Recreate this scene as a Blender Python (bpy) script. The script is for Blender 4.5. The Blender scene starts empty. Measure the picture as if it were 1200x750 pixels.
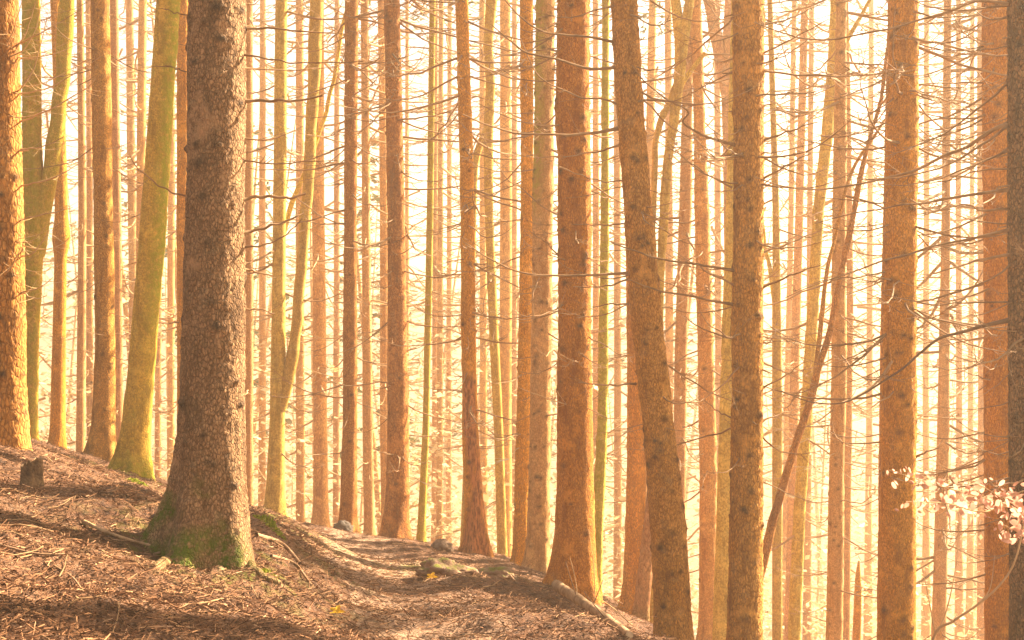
import bpy, math, random
import numpy as np
from mathutils import Vector, Matrix

R = math.radians
rng = np.random.default_rng(7)
random.seed(7)
F, CX, HY, EYE = 1667.0, 600.0, 400.0, 1.6
scene = bpy.context.scene
COL = scene.collection

def P(px, py, d):
    return np.array([(px - CX) / F * d, d, EYE - (py - HY) / F * d])

# ------------------------------------------------------------------ noise
def _h(ix, iy, iz, s):
    h = (ix.astype(np.int64) * 73856093) ^ (iy.astype(np.int64) * 19349663) ^ (iz.astype(np.int64) * 83492791) ^ (s * 2654435)
    h &= 0xffffffff
    h = ((h ^ (h >> 15)) * 2246822519) & 0xffffffff
    h = ((h ^ (h >> 13)) * 3266489917) & 0xffffffff
    return ((h ^ (h >> 16)) & 0xffffff) / float(0xffffff)

def vnoise(p, s=0):
    i = np.floor(p); f = p - i; f = f * f * (3 - 2 * f)
    ix, iy, iz = i[:, 0], i[:, 1], i[:, 2]
    r = 0
    for a in (0, 1):
        wa = f[:, 0] if a else 1 - f[:, 0]
        for b in (0, 1):
            wb = f[:, 1] if b else 1 - f[:, 1]
            for c in (0, 1):
                wc = f[:, 2] if c else 1 - f[:, 2]
                r = r + wa * wb * wc * _h(ix + a, iy + b, iz + c, s)
    return r * 2 - 1

def fbm(p, o=3, s=0):
    r = 0; a = 1.0
    for k in range(o):
        r = r + a * vnoise(p * (2.03 ** k), s + k * 17); a *= .5
    return r

def voro(p, s=0):
    i = np.floor(p)
    f1 = np.full(len(p), 9.0); f2 = np.full(len(p), 9.0); idv = np.zeros(len(p))
    for a in (-1, 0, 1):
        for b in (-1, 0, 1):
            for c in (-1, 0, 1):
                q = i + np.array([a, b, c])
                x, y, z = q[:, 0], q[:, 1], q[:, 2]
                j = np.stack([_h(x, y, z, s), _h(x, y, z, s + 1), _h(x, y, z, s + 2)], 1)
                dd = np.linalg.norm(q + j - p, axis=1)
                new = dd < f1
                f2 = np.where(new, f1, np.minimum(f2, dd))
                idv = np.where(new, _h(x, y, z, s + 5), idv)
                f1 = np.where(new, dd, f1)
    return f1, f2, idv

# ------------------------------------------------------------------ mesh helpers
def mesh_from(name, v, f, attrs=None, smooth=True, mats=()):
    """v (N,3) array, f (M,3|4) int array"""
    me = bpy.data.meshes.new(name)
    v = np.ascontiguousarray(v, dtype=np.float32); f = np.ascontiguousarray(f, dtype=np.int32)
    n, k = f.shape
    me.vertices.add(len(v)); me.vertices.foreach_set('co', v.ravel())
    me.loops.add(n * k); me.loops.foreach_set('vertex_index', f.ravel())
    me.polygons.add(n)
    me.polygons.foreach_set('loop_start', np.arange(0, n * k, k, dtype=np.int32))
    me.polygons.foreach_set('loop_total', np.full(n, k, dtype=np.int32))
    me.polygons.foreach_set('use_smooth', np.full(n, smooth, dtype=bool))
    for an, av in (attrs or {}).items():
        at = me.attributes.new(an, 'FLOAT', 'POINT')
        at.data.foreach_set('value', np.ascontiguousarray(av, dtype=np.float32))
    for m in mats: me.materials.append(m)
    me.update(calc_edges=True); me.validate()
    return me

def link(name, me, parent=None, loc=(0, 0, 0), kind=None):
    o = bpy.data.objects.new(name, me); COL.objects.link(o)
    o.location = loc
    if parent: o.parent = parent
    if kind: o['kind'] = kind
    return o

def thing(name, label, cat, loc=(0, 0, 0), group=None):
    o = bpy.data.objects.new(name, None); COL.objects.link(o)
    o.location = loc; o.empty_display_size = .2
    o['label'] = label; o['category'] = cat
    if group: o['group'] = group
    return o

def tag(o, label, cat, group=None):
    o['label'] = label; o['category'] = cat
    if group: o['group'] = group
    return o

def smooth_path(pts, n):
    """Catmull-Rom through control points -> n samples"""
    p = np.asarray(pts, float)
    if len(p) == 2:
        t = np.linspace(0, 1, n)[:, None]; return p[0] * (1 - t) + p[1] * t
    q = np.vstack([2 * p[0] - p[1], p, 2 * p[-1] - p[-2]])
    seg = np.linalg.norm(np.diff(p[:, :3], axis=0), axis=1); cum = np.concatenate([[0], np.cumsum(seg)])
    out = []
    for s in np.linspace(0, cum[-1], n):
        k = min(np.searchsorted(cum, s, side='right') - 1, len(p) - 2)
        t = (s - cum[k]) / max(seg[k], 1e-9)
        a, b, c, d = q[k], q[k + 1], q[k + 2], q[k + 3]
        out.append(.5 * (2 * b + (c - a) * t + (2 * a - 5 * b + 4 * c - d) * t * t + (3 * b - a - 3 * c + d) * t ** 3))
    return np.array(out)

def tube(path, rad, sides=5):
    path = np.asarray(path, float); n = len(path); rad = np.asarray(rad, float)
    t = np.gradient(path, axis=0); t /= np.linalg.norm(t, axis=1)[:, None] + 1e-12
    ref = np.array([0, 0, 1.0]) if abs(t[:, 2]).mean() < .8 else np.array([1.0, 0, 0])
    u = np.cross(t, ref); u /= np.linalg.norm(u, axis=1)[:, None] + 1e-12
    w = np.cross(u, t)
    a = np.arange(sides) / sides * 2 * np.pi
    v = path[:, None, :] + rad[:, None, None] * (np.cos(a)[None, :, None] * u[:, None, :] + np.sin(a)[None, :, None] * w[:, None, :])
    v = v.reshape(-1, 3)
    i = np.arange(n - 1)[:, None] * sides; j = np.arange(sides)[None, :]; j2 = (j + 1) % sides
    f = np.stack([i + j, i + j2, i + sides + j2, i + sides + j], -1).reshape(-1, 4)
    return v, f

def join(parts):
    vs, fs, o = [], [], 0
    for v, f in parts:
        vs.append(v); fs.append(f + o); o += len(v)
    return np.vstack(vs), np.vstack(fs)

# ------------------------------------------------------------------ materials
def newmat(name):
    m = bpy.data.materials.new(name); m.use_nodes = True
    nt = m.node_tree; nt.nodes.clear()
    out = nt.nodes.new('ShaderNodeOutputMaterial'); b = nt.nodes.new('ShaderNodeBsdfPrincipled')
    nt.links.new(b.outputs[0], out.inputs[0])
    b.inputs['Roughness'].default_value = .9
    b.inputs['Specular IOR Level'].default_value = .15
    return m, nt, b

class N:
    """tiny node-building helper"""
    def __init__(s, nt): s.nt = nt
    def put(s, t, **kw):
        n = s.nt.nodes.new(t)
        for k, v in kw.items(): setattr(n, k, v)
        return n
    def val(s, sock, v):
        if isinstance(v, bpy.types.NodeSocket): s.nt.links.new(v, sock)
        else: sock.default_value = v
    def mix(s, fac, a, b, mode='MIX'):
        n = s.put('ShaderNodeMix', data_type='RGBA', blend_type=mode)
        s.val(n.inputs[0], fac)
        for sock, v in ((n.inputs[6], a), (n.inputs[7], b)):
            s.val(sock, v if isinstance(v, bpy.types.NodeSocket) else (*v, 1))
        return n.outputs[2]
    def math(s, op, a, b=0.0, c=0.0):
        n = s.put('ShaderNodeMath', operation=op); s.val(n.inputs[0], a); s.val(n.inputs[1], b); s.val(n.inputs[2], c)
        return n.outputs[0]
    def ramp(s, x, lo, hi):
        n = s.put('ShaderNodeMapRange', interpolation_type='SMOOTHSTEP'); s.val(n.inputs[0], x)
        n.inputs[1].default_value = lo; n.inputs[2].default_value = hi
        return n.outputs[0]
    def attr(s, name):
        return s.put('ShaderNodeAttribute', attribute_name=name).outputs['Fac']
    def coords(s, scale=(1, 1, 1)):
        tc = s.put('ShaderNodeTexCoord'); oi = s.put('ShaderNodeObjectInfo')
        m = s.put('ShaderNodeVectorMath', operation='MULTIPLY_ADD')
        s.nt.links.new(tc.outputs['Object'], m.inputs[0]); 
        sc_ = s.put('ShaderNodeVectorMath', operation='SCALE'); sc_.inputs[0].default_value = scale
        s.val(sc_.inputs['Scale'], s.math('MULTIPLY_ADD', s.math('FRACT', s.math('MULTIPLY', oi.outputs['Random'], 7.31)), .65, .7))
        s.nt.links.new(sc_.outputs[0], m.inputs[1])
        k = s.math('MULTIPLY', oi.outputs['Random'], 91.0)
        s.nt.links.new(k, m.inputs[2])
        return m.outputs[0], oi.outputs['Random']
    def noise(s, vec, scale, detail=3, rough=.55):
        n = s.put('ShaderNodeTexNoise'); s.nt.links.new(vec, n.inputs['Vector'])
        n.inputs['Scale'].default_value = scale; n.inputs['Detail'].default_value = detail; n.inputs['Roughness'].default_value = rough
        return n.outputs[0]
    def voronoi(s, vec, scale, feature='F1'):
        n = s.put('ShaderNodeTexVoronoi', feature=feature); s.nt.links.new(vec, n.inputs['Vector'])
        n.inputs['Scale'].default_value = scale
        return n
    def bump(s, h, strength, dist, normal=None):
        n = s.put('ShaderNodeBump'); s.val(n.inputs['Height'], h)
        n.inputs['Strength'].default_value = strength; n.inputs['Distance'].default_value = dist
        if normal: s.nt.links.new(normal, n.inputs['Normal'])
        return n.outputs[0]

def bark(name, dark, mid, light, lichen=(.30, .27, .16), lich=.25, scale=38, zs=.55, crack=.55, bumpd=.012, moss_col=(.10, .15, .012)):
    m, nt, b = newmat(name); n = N(nt)
    v, rnd = n.coords((1, 1, zs)); v2, _ = n.coords((1, 1, 1))
    big = n.ramp(n.noise(v, 2.2, 3), .3, .7)
    c = n.mix(big, mid, light)
    fine = n.noise(v, scale * 1.7, 5, .68)
    c = n.mix(n.math('MULTIPLY', n.ramp(fine, .60, .36), .68), c, dark)
    vo = n.voronoi(v, scale, 'DISTANCE_TO_EDGE')
    edge = n.ramp(vo.outputs['Distance'], .20, .0)
    cell = n.voronoi(v, scale, 'F1')
    c = n.mix(n.math('MULTIPLY', edge, crack), c, dark)
    hs = n.put('ShaderNodeHueSaturation')
    nt.links.new(c, hs.inputs['Color'])
    sep = n.put('ShaderNodeSeparateColor'); nt.links.new(cell.outputs['Color'], sep.inputs[0])
    n.val(hs.inputs['Value'], n.math('MULTIPLY_ADD', sep.outputs[0], .26, .87))
    c = hs.outputs[0]
    lm = n.math('MULTIPLY', n.ramp(n.noise(v2, 5.0, 5, .7), .52, .68), lich)
    c = n.mix(lm, c, lichen)
    # weathering: long dark streaks and pale resin patches of uneven size
    v3, _ = n.coords((1, 1, .22))
    c = n.mix(n.math('MULTIPLY', n.ramp(n.noise(v3, 6.5, 5, .65), .50, .66), .62), c, dark)
    c = n.mix(n.math('MULTIPLY', n.ramp(n.noise(v2, 3.1, 5, .7), .54, .68), .5), c, tuple(min(1, x * 1.25) for x in light))
    # tree to tree variation
    hs2 = n.put('ShaderNodeHueSaturation'); nt.links.new(c, hs2.inputs['Color'])
    n.val(hs2.inputs['Value'], n.math('MULTIPLY_ADD', rnd, .35, .83)); n.val(hs2.inputs['Hue'], n.math('MULTIPLY_ADD', rnd, .016, .492))
    c = hs2.outputs[0]
    c = n.mix(n.attr('wound'), c, n.mix(n.ramp(n.noise(v3, 30, 5, .7), .36, .6), (.17, .055, .02), (.58, .22, .075)))
    mossn = n.math('MULTIPLY', n.attr('moss'), n.ramp(n.noise(v2, 14, 4, .7), .3, .6))
    c = n.mix(mossn, c, n.mix(n.noise(v2, 60, 3), (moss_col[0] * .5, moss_col[1] * .5, moss_col[2] * .5), moss_col))
    c = n.mix(n.attr('knot'), c, (.035, .022, .014))
    nt.links.new(c, b.inputs['Base Color'])
    h = n.math('ADD', n.math('MULTIPLY', n.math('SUBTRACT', 1, edge), .6), n.math('MULTIPLY', fine, .8))
    nt.links.new(n.bump(h, .9, bumpd), b.inputs['Normal'])
    return m

M = {
    'grey':   bark('bark_grey_spruce', (.07, .036, .016), (.36, .195, .09), (.46, .265, .13), lich=.22, scale=42, crack=.6, bumpd=.016, moss_col=(.085, .155, .004)),
    'dark':   bark('bark_dark_spruce', (.05, .026, .012), (.29, .145, .06), (.40, .21, .09), lich=.10, scale=34, crack=.7, bumpd=.02),
    'orange': bark('bark_orange_spruce', (.22, .075, .010), (.64, .245, .028), (.74, .325, .05), lich=.10, scale=44, zs=.42, crack=.5),
    'brown':  bark('bark_brown_spruce', (.15, .058, .014), (.56, .23, .043), (.64, .30, .072), lich=.15, scale=40, zs=.45, crack=.55),
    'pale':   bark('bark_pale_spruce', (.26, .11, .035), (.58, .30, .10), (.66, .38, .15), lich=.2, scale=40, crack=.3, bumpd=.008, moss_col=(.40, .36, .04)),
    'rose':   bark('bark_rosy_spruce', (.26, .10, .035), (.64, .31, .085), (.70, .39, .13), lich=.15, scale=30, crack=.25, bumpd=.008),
    'olive':  bark('bark_smooth_beech', (.20, .13, .02), (.52, .34, .07), (.60, .42, .10), lich=.3, lichen=(.42, .38, .12), scale=22, zs=.8, crack=.1, bumpd=.004, moss_col=(.34, .36, .02)),
    'mossy':  bark('bark_mossy_beech', (.20, .12, .018), (.54, .31, .05), (.62, .38, .07), lich=.35, lichen=(.35, .34, .06), scale=26, zs=.8, crack=.2, bumpd=.006, moss_col=(.30, .33, .02)),
    'red':    bark('bark_red_dead', (.14, .05, .02), (.42, .19, .075), (.5, .26, .11), lich=.2, scale=24, zs=.4, crack=.3),
}

def simple(name, c1, c2, scale=9, rough=.9, translucent=0.0, var=.3, bump=0.0, island=False):
    m, nt, b = newmat(name); n = N(nt)
    v, rnd = n.coords()
    fac = n.ramp(n.noise(v, scale, 3), .3, .7)
    if island:
        g = n.put('ShaderNodeNewGeometry'); fac = g.outputs['Random Per Island']
    c = n.mix(fac, c1, c2)
    hs = n.put('ShaderNodeHueSaturation'); nt.links.new(c, hs.inputs['Color'])
    n.val(hs.inputs['Value'], n.math('MULTIPLY_ADD', rnd, var, 1 - var / 2))
    nt.links.new(hs.outputs[0], b.inputs['Base Color']); b.inputs['Roughness'].default_value = rough
    if bump: nt.links.new(n.bump(n.noise(v, scale * 3, 4), .8, bump), b.inputs['Normal'])
    if translucent:
        t = n.put('ShaderNodeBsdfTranslucent'); nt.links.new(hs.outputs[0], t.inputs[0])
        mx = n.put('ShaderNodeMixShader'); mx.inputs[0].default_value = translucent
        nt.links.new(b.outputs[0], mx.inputs[1]); nt.links.new(t.outputs[0], mx.inputs[2])
        out = [x for x in nt.nodes if x.type == 'OUTPUT_MATERIAL'][0]
        nt.links.new(mx.outputs[0], out.inputs[0])
    return m

M['twig'] = simple('dead_twig', (.20, .115, .055), (.36, .22, .11), 6)
M['twigdark'] = simple('dark_twig', (.12, .07, .04), (.22, .14, .08), 6)
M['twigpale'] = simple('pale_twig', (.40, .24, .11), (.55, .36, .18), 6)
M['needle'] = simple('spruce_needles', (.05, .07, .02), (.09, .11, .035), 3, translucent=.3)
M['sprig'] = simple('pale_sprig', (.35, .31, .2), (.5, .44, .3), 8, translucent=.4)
M['beechleaf'] = simple('beech_leaf', (.54, .27, .18), (.70, .42, .31), 9, translucent=.6, island=True)
M['yellowleaf'] = simple('yellow_leaf', (.65, .36, .04), (.8, .5, .06), 12, translucent=.35)
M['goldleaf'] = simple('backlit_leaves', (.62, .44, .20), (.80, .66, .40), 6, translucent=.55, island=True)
M['cut'] = simple('cut_wood', (.5, .32, .17), (.68, .47, .27), 30)
M['logbark'] = simple('log_bark', (.26, .15, .075), (.5, .31, .16), 12, bump=.01)
M['stone'] = simple('stone', (.11, .07, .045), (.21, .14, .095), 14, bump=.02)
M['darkstone'] = simple('dark_stone', (.07, .055, .045), (.14, .11, .08), 14, bump=.02)
M['mossclump'] = simple('moss_clump', (.16, .22, .02), (.36, .38, .04), 20, island=True)
M['stick'] = simple('fallen_stick', (.20, .115, .06), (.36, .22, .125), 12)

def mossy_stone_mat(name, c1, c2, lo, hi):
    m, nt, b = newmat(name); n = N(nt); v, rnd = n.coords()
    base = n.mix(n.ramp(n.noise(v, 9, 4), .35, .65), c1, c2)
    g = n.put('ShaderNodeNewGeometry'); sp = n.put('ShaderNodeSeparateXYZ'); nt.links.new(g.outputs['Normal'], sp.inputs[0])
    k = n.ramp(n.math('ADD', sp.outputs[2], n.math('MULTIPLY', n.noise(v, 7, 4), .8)), lo, hi)
    k = n.math('MULTIPLY', k, n.ramp(n.noise(v, 11, 5, .75), .42, .6))
    c = n.mix(k, base, n.mix(n.noise(v, 40, 3), (.07, .09, .012), (.2, .2, .03)))
    nt.links.new(c, b.inputs['Base Color'])
    nt.links.new(n.bump(n.noise(v, 40, 4), .9, .02), b.inputs['Normal'])
    return m
M['mossmound'] = mossy_stone_mat('mossy_rock_surface', (.18, .10, .06), (.30, .19, .12), .9, 1.35)
M['mossstump'] = mossy_stone_mat('mossy_stump_bark', (.10, .06, .035), (.24, .14, .07), .5, .9)

def ground_mat(name, c1, c2):
    m, nt, b = newmat(name); n = N(nt)
    tc = n.put('ShaderNodeTexCoord'); v = tc.outputs['Object']
    c = n.mix(n.ramp(n.noise(v, .9, 4), .35, .65), c1, c2)
    c = n.mix(n.math('MULTIPLY', n.ramp(n.noise(v, 17, 5, .7), .56, .36), .85), c, (.05, .028, .02))
    c = n.mix(n.math('MULTIPLY', n.ramp(n.noise(v, 38, 4, .7), .54, .70), .7), c, (.42, .27, .18))
    c = n.mix(n.math('MULTIPLY', n.attr('moss'), n.ramp(n.noise(v, 6, 5, .7), .45, .62)), c, (.16, .17, .025))
    nt.links.new(c, b.inputs['Base Color'])
    h = n.math('ADD', n.noise(v, 22, 5, .7), n.math('MULTIPLY', n.noise(v, 70, 4, .7), .6))
    nt.links.new(n.bump(h, 1.0, .05), b.inputs['Normal'])
    return m
M['ground'] = ground_mat('forest_floor', (.16, .072, .036), (.25, .125, .066))
M['path'] = ground_mat('trodden_path', (.36, .21, .125), (.48, .30, .19))
def litter_mat():
    m, nt, b = newmat('leaf_litter'); n = N(nt)
    g = n.put('ShaderNodeNewGeometry'); r = g.outputs['Random Per Island']
    cr = n.put('ShaderNodeValToRGB'); nt.links.new(r, cr.inputs[0])
    e = cr.color_ramp; e.elements[0].color = (.045, .022, .011, 1); e.elements[1].color = (.52, .31, .18, 1)
    for p, c in ((.3, (.13, .057, .026, 1)), (.62, (.22, .105, .050, 1)), (.88, (.32, .165, .082, 1)), (.96, (.42, .23, .11, 1))):
        x = e.elements.new(p); x.color = c
    nt.links.new(cr.outputs[0], b.inputs['Base Color'])
    return m
M['litter'] = litter_mat()

# ------------------------------------------------------------------ terrain
CP = [P(*a) for a in [
    (0, 760, 5.7), (150, 760, 6.3), (300, 755, 6.8), (500, 755, 7.5), (690, 752, 8.6), (745, 748, 11.0),
    (0, 650, 7.8), (150, 650, 8.3), (300, 716, 8.7), (0, 575, 10.3), (7, 522, 13), (38, 570, 10.6),
    (119, 540, 21), (153, 559, 16.5), (255, 680, 9.5), (185, 602, 9.9), (305, 692, 9.3), (33, 528, 22), (68, 533, 27),
    (350, 648, 12), (330, 632, 13), (300, 622, 12), (300, 618, 16), (360, 640, 17), (440, 645, 17), (320, 614, 20), (400, 631, 20), (470, 642, 20), (0, 519, 17), (60, 530, 18), (560, 665, 17), (322, 611, 27), (376, 623, 33), (407, 629, 25), (464, 637, 24), (493, 638, 26),
    (560, 649, 21.5), (610, 667, 20.5), (630, 671, 19.5), (672, 694, 15.5), (697, 706, 19), (743, 726, 22),
    (400, 690, 10.3), (480, 660, 13.5), (500, 700, 9.8), (600, 700, 10.6), (640, 690, 12.6), (520, 662, 14.5),
    (792, 805, 13.5), (872, 840, 13.5), (1052, 850, 15), (1210, 850, 11), (850, 830, 21), (1000, 830, 24), (1170, 830, 16.5)]]
CP += [np.array(a, float) for a in [
    (-6.3, 31, -3.0), (-11, 40, -4.0), (0, 40, -6.0), (10, 40, -9.5), (25, 40, -13), (5, 28, -5.2), (-20, 40, -1.5),
    (-30, 80, -7), (0, 80, -13), (35, 80, -20), (-10, 13, 2.3), (-12, 25, 1.2), (-7, 4, 2.0), (-3.5, 0, 1.0), (0, 0, 0), (4, 0, -1.0),
    (8, 5, -3), (10, 12, -4.8), (0, -20, .8), (-12, -20, 4), (12, -20, -2.5), (35, 15, -13), (60, 60, -22), (-60, 0, 13), (-60, 60, 2), (70, 0, -20),
    (-70, 130, -12), (0, 130, -20), (70, 130, -24), (0, 190, -14), (-100, 190, -5), (100, 190, -18), (0, 245, -4), (-130, 245, 4), (150, 245, -10), (70, 245, -7), (-70, 245, 0), (-130, 0, 18), (160, 0, -28), (160, 100, -30), (-130, 100, 4)]]
CP = np.array(CP)
def _tps(a, b):
    r2 = ((a[:, None, :] - b[None, :, :]) ** 2).sum(-1)
    return .5 * r2 * np.log(r2 + 1e-9)
_n = len(CP); _A = np.zeros((_n + 3, _n + 3))
_A[:_n, :_n] = _tps(CP[:, :2], CP[:, :2]) + np.eye(_n) * .02
_A[:_n, _n] = 1; _A[:_n, _n + 1:] = CP[:, :2]; _A[_n:, :_n] = _A[:_n, _n:].T
_w = np.linalg.solve(_A, np.concatenate([CP[:, 2], [0, 0, 0]]))
def terr0(x, y):
    x = np.atleast_1d(np.asarray(x, float)); y = np.atleast_1d(np.asarray(y, float))
    out = np.empty(len(x))
    for k in range(0, len(x), 20000):
        q = np.stack([x[k:k + 20000], y[k:k + 20000]], 1)
        out[k:k + 20000] = _tps(q, CP[:, :2]) @ _w[:_n] + _w[_n] + q @ _w[_n + 1:]
    return out
def terr(x, y):
    x = np.atleast_1d(np.asarray(x, float)); y = np.atleast_1d(np.asarray(y, float))
    p = np.stack([x, y, np.zeros_like(x)], 1)
    near = np.clip((40 - np.abs(y)) / 20, 0, 1)
    pathx = -.3 - .147 * (y - 7.5)
    onp = np.exp(-((x - pathx) / .62) ** 2)
    z = terr0(x, y) + .05 * fbm(p * .6, 2, 3) * (1 - .5 * onp)
    z += near * (.045 * fbm(p * 2.1, 3, 9) * (1 - .4 * onp) + .016 * fbm(p * 8, 3, 21))
    fade = np.clip((22 - y) / 6, 0, 1)
    z -= .13 * onp * fade
    z += .16 * np.exp(-((x - pathx + 1.15) / .42) ** 2) * fade * np.clip((y - 7.5) / 2, 0, 1)
    return z
def zt(x, y): return float(terr(x, y)[0])
def G(px, py, d0=5.0, d1=24.0):
    """distance at which the ground first shows at that spot of the photograph"""
    ds = np.arange(d0, d1, .05); z = terr((px - CX) / F * ds, ds); yy = HY + (EYE - z) * F / ds
    k = np.nonzero(yy <= py)[0]
    return float(ds[k[0]]) if len(k) else d1

def axis(segs):
    a = []
    for lo, hi, st in segs:
        a.append(np.arange(lo, hi, st))
    return np.concatenate(a)
xs = np.concatenate([axis([(-140, -40, 10), (-40, -12, 1.5), (-12, -5, .2), (-5, 2.5, .04), (2.5, 8, .15), (8, 40, 1.5), (40, 171, 10)])])
ys = axis([(-40, 0, 4), (0, 5, .25), (5, 16, .045), (16, 30, .12), (30, 60, 1.0), (60, 241, 6)])
X, Y = np.meshgrid(xs, ys); Z = terr(X.ravel(), Y.ravel())
nx, ny = len(xs), len(ys)
i = np.arange(ny - 1)[:, None] * nx; j = np.arange(nx - 1)[None, :]
fq = np.stack([i + j, i + j + 1, i + nx + j + 1, i + nx + j], -1).reshape(-1, 4)
pv = np.stack([X.ravel(), Y.ravel(), Z], 1)
mossmask = np.zeros(len(pv))
for (px, py, d, r) in [(310, 615, 14, .9), (345, 640, 12.5, .5), (520, 665, 14.3, .8), (250, 660, 9.3, .7), (300, 668, 9.2, .4), (580, 665, 17, .7), (160, 565, 15.5, .7), (395, 690, 11, .25)]:
    q = P(px, py, d); mossmask = np.maximum(mossmask, np.exp(-((pv[:, 0] - q[0]) ** 2 + (pv[:, 1] - q[1]) ** 2) / r ** 2))
fc = pv[fq].mean(1); pxc = -.3 - .147 * (fc[:, 1] - 7.5)
onpath = (np.abs(fc[:, 0] - pxc) < .50 + .16 * fbm(fc * [1.6, 1.6, 0], 3, 31)) & (fc[:, 1] > 4) & (fc[:, 1] < 24)
def submesh(name, sel, mat):
    ids = np.unique(fq[sel]); mp = np.full(len(pv), -1); mp[ids] = np.arange(len(ids))
    return mesh_from(name, pv[ids], mp[fq[sel]], {'moss': mossmask[ids]}, mats=[M[mat]])
link('ground', submesh('ground', ~onpath, 'ground'), kind='structure')
link('path', submesh('path', onpath, 'path'), kind='structure')

# litter: leaves, needles, bits of twig (nobody could count these)
def litter(n_leaf, n_twig):
    def spots(n):
        d = np.exp(rng.uniform(np.log(4.6), np.log(27), n)); px = rng.uniform(-120, 860, n)
        return (px - CX) / F * d, d
    parts = []
    x, y = spots(n_leaf)
    clus = vnoise(np.stack([x * 2.5, y * 2.5, 0 * x], 1), 77) + .35 * vnoise(np.stack([x * 9, y * 9, 0 * x], 1), 78); onp_ = np.exp(-((x + .3 + .147 * (y - 7.5)) / .45) ** 2)
    kp = clus + rng.normal(0, .35, n_leaf) - .9 * onp_ > -.35; x, y = x[kp], y[kp]; n_leaf = len(x); z = terr(x, y)
    s = rng.uniform(.004, .011, n_leaf) * rng.uniform(.7, 1.5, n_leaf); asp = rng.uniform(.3, .8, n_leaf)
    a = rng.uniform(0, 6.283, n_leaf); tilt = rng.normal(0, .45, (n_leaf, 2))
    ca, sa = np.cos(a), np.sin(a)
    e1 = np.stack([ca, sa, tilt[:, 0]], 1); e2 = np.stack([-sa, ca, tilt[:, 1]], 1)
    c = np.stack([x, y, z + .012 * rng.random(n_leaf)], 1)
    fold = rng.uniform(-.4, .6, n_leaf)[:, None] * np.array([0, 0, 1.0])
    s_, a_ = s[:, None], (s * asp)[:, None]
    v = np.stack([c - e1 * s_, c + e2 * a_ + fold * s_, c + e1 * s_, c - e2 * a_ + fold * s_], 1).reshape(-1, 3)
    b = np.arange(n_leaf)[:, None] * 4
    f = np.concatenate([b + [[0, 1, 2]], b + [[0, 2, 3]]])
    parts.append((v, f))
    x, y = spots(n_twig); z = terr(x, y)
    L = rng.uniform(.012, .055, n_twig) * rng.uniform(.5, 1.6, n_twig); w = rng.uniform(.0008, .0028, n_twig)
    a = rng.uniform(0, 6.283, n_twig); ti = rng.normal(0, .3, n_twig)
    e1 = np.stack([np.cos(a), np.sin(a), ti], 1); e2 = np.stack([-np.sin(a), np.cos(a), 0 * a], 1); up = np.array([0, 0, 1.0])
    c = np.stack([x, y, z + .012], 1); w_, L_ = w[:, None], L[:, None]
    v = np.stack([c - e1 * L_ - e2 * w_, c - e1 * L_ + e2 * w_, c + e1 * L_ + up * w_, c + up * w_ * 2], 1)
    v = np.stack([c - e1 * L_ - e2 * w_, c - e1 * L_ + e2 * w_, c - e1 * L_ + up * w_ * 1.8, c + e1 * L_ - e2 * w_, c + e1 * L_ + e2 * w_, c + e1 * L_ + up * w_ * 1.8], 1).reshape(-1, 3)
    b = np.arange(n_twig)[:, None] * 6
    f = np.concatenate([b + t for t in ([[0, 1, 4]], [[0, 4, 3]], [[1, 2, 5]], [[1, 5, 4]], [[2, 0, 3]], [[2, 3, 5]])])
    parts.append((v, f))
    return join(parts)
v, f = litter(190000, 60000)
o = link('leaf_litter', mesh_from('leaf_litter', v, f, smooth=False, mats=[M['litter']]), kind='stuff')
o['label'] = 'brown needles, leaf scraps and twig bits covering the forest floor'

# ------------------------------------------------------------------ branch prototypes (unit length along +X)
def branch_proto(seed, twigs, droop=-.12, up=.25, r0=.0095):
    r = np.random.default_rng(seed)
    t = np.linspace(0, 1, 9)
    side = r.normal(0, .08) * t ** 2 + .025 * np.cumsum(r.normal(0, .5, 9))
    zz = droop * np.sin(t * np.pi * .75) + up * t ** 2.5 + .02 * np.cumsum(r.normal(0, .4, 9))
    p = np.stack([t, side, zz], 1); p[0] = 0
    parts = [tube(p, r0 * (1 - .8 * t) , 5)]
    for k in range(twigs):
        s = r.uniform(.15, .97); b = np.array([np.interp(s, t, p[:, q]) for q in range(3)])
        L = r.uniform(.12, .42) * (1.15 - s * .7); sg = 1 if r.random() < .5 else -1
        ang = r.uniform(.5, 1.15) * sg; u = np.linspace(0, 1, 6)
        bend = r.normal(0, .35); hang = r.uniform(-.5, .35)
        q = np.stack([np.cos(ang + bend * u) * u, np.sin(ang + bend * u) * u, hang * u + r.uniform(0, .35) * u ** 2], 1) * L + b
        parts.append(tube(q, r0 * .42 * (1 - .65 * u) * (1 - .35 * s), 3))
        for j in range(r.integers(0, 3)):
            uu = r.uniform(.3, .9); b2 = q[int(uu * 5)]; L2 = L * r.uniform(.25, .5); a2 = ang + r.choice([-1, 1]) * r.uniform(.4, 1.0)
            w = np.linspace(0, 1, 4)
            q2 = np.stack([np.cos(a2) * w, np.sin(a2) * w, r.uniform(-.4, .3) * w], 1) * L2 + b2
            parts.append(tube(q2, r0 * .3 * (1 - .5 * w), 3))
    return join(parts)

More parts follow.
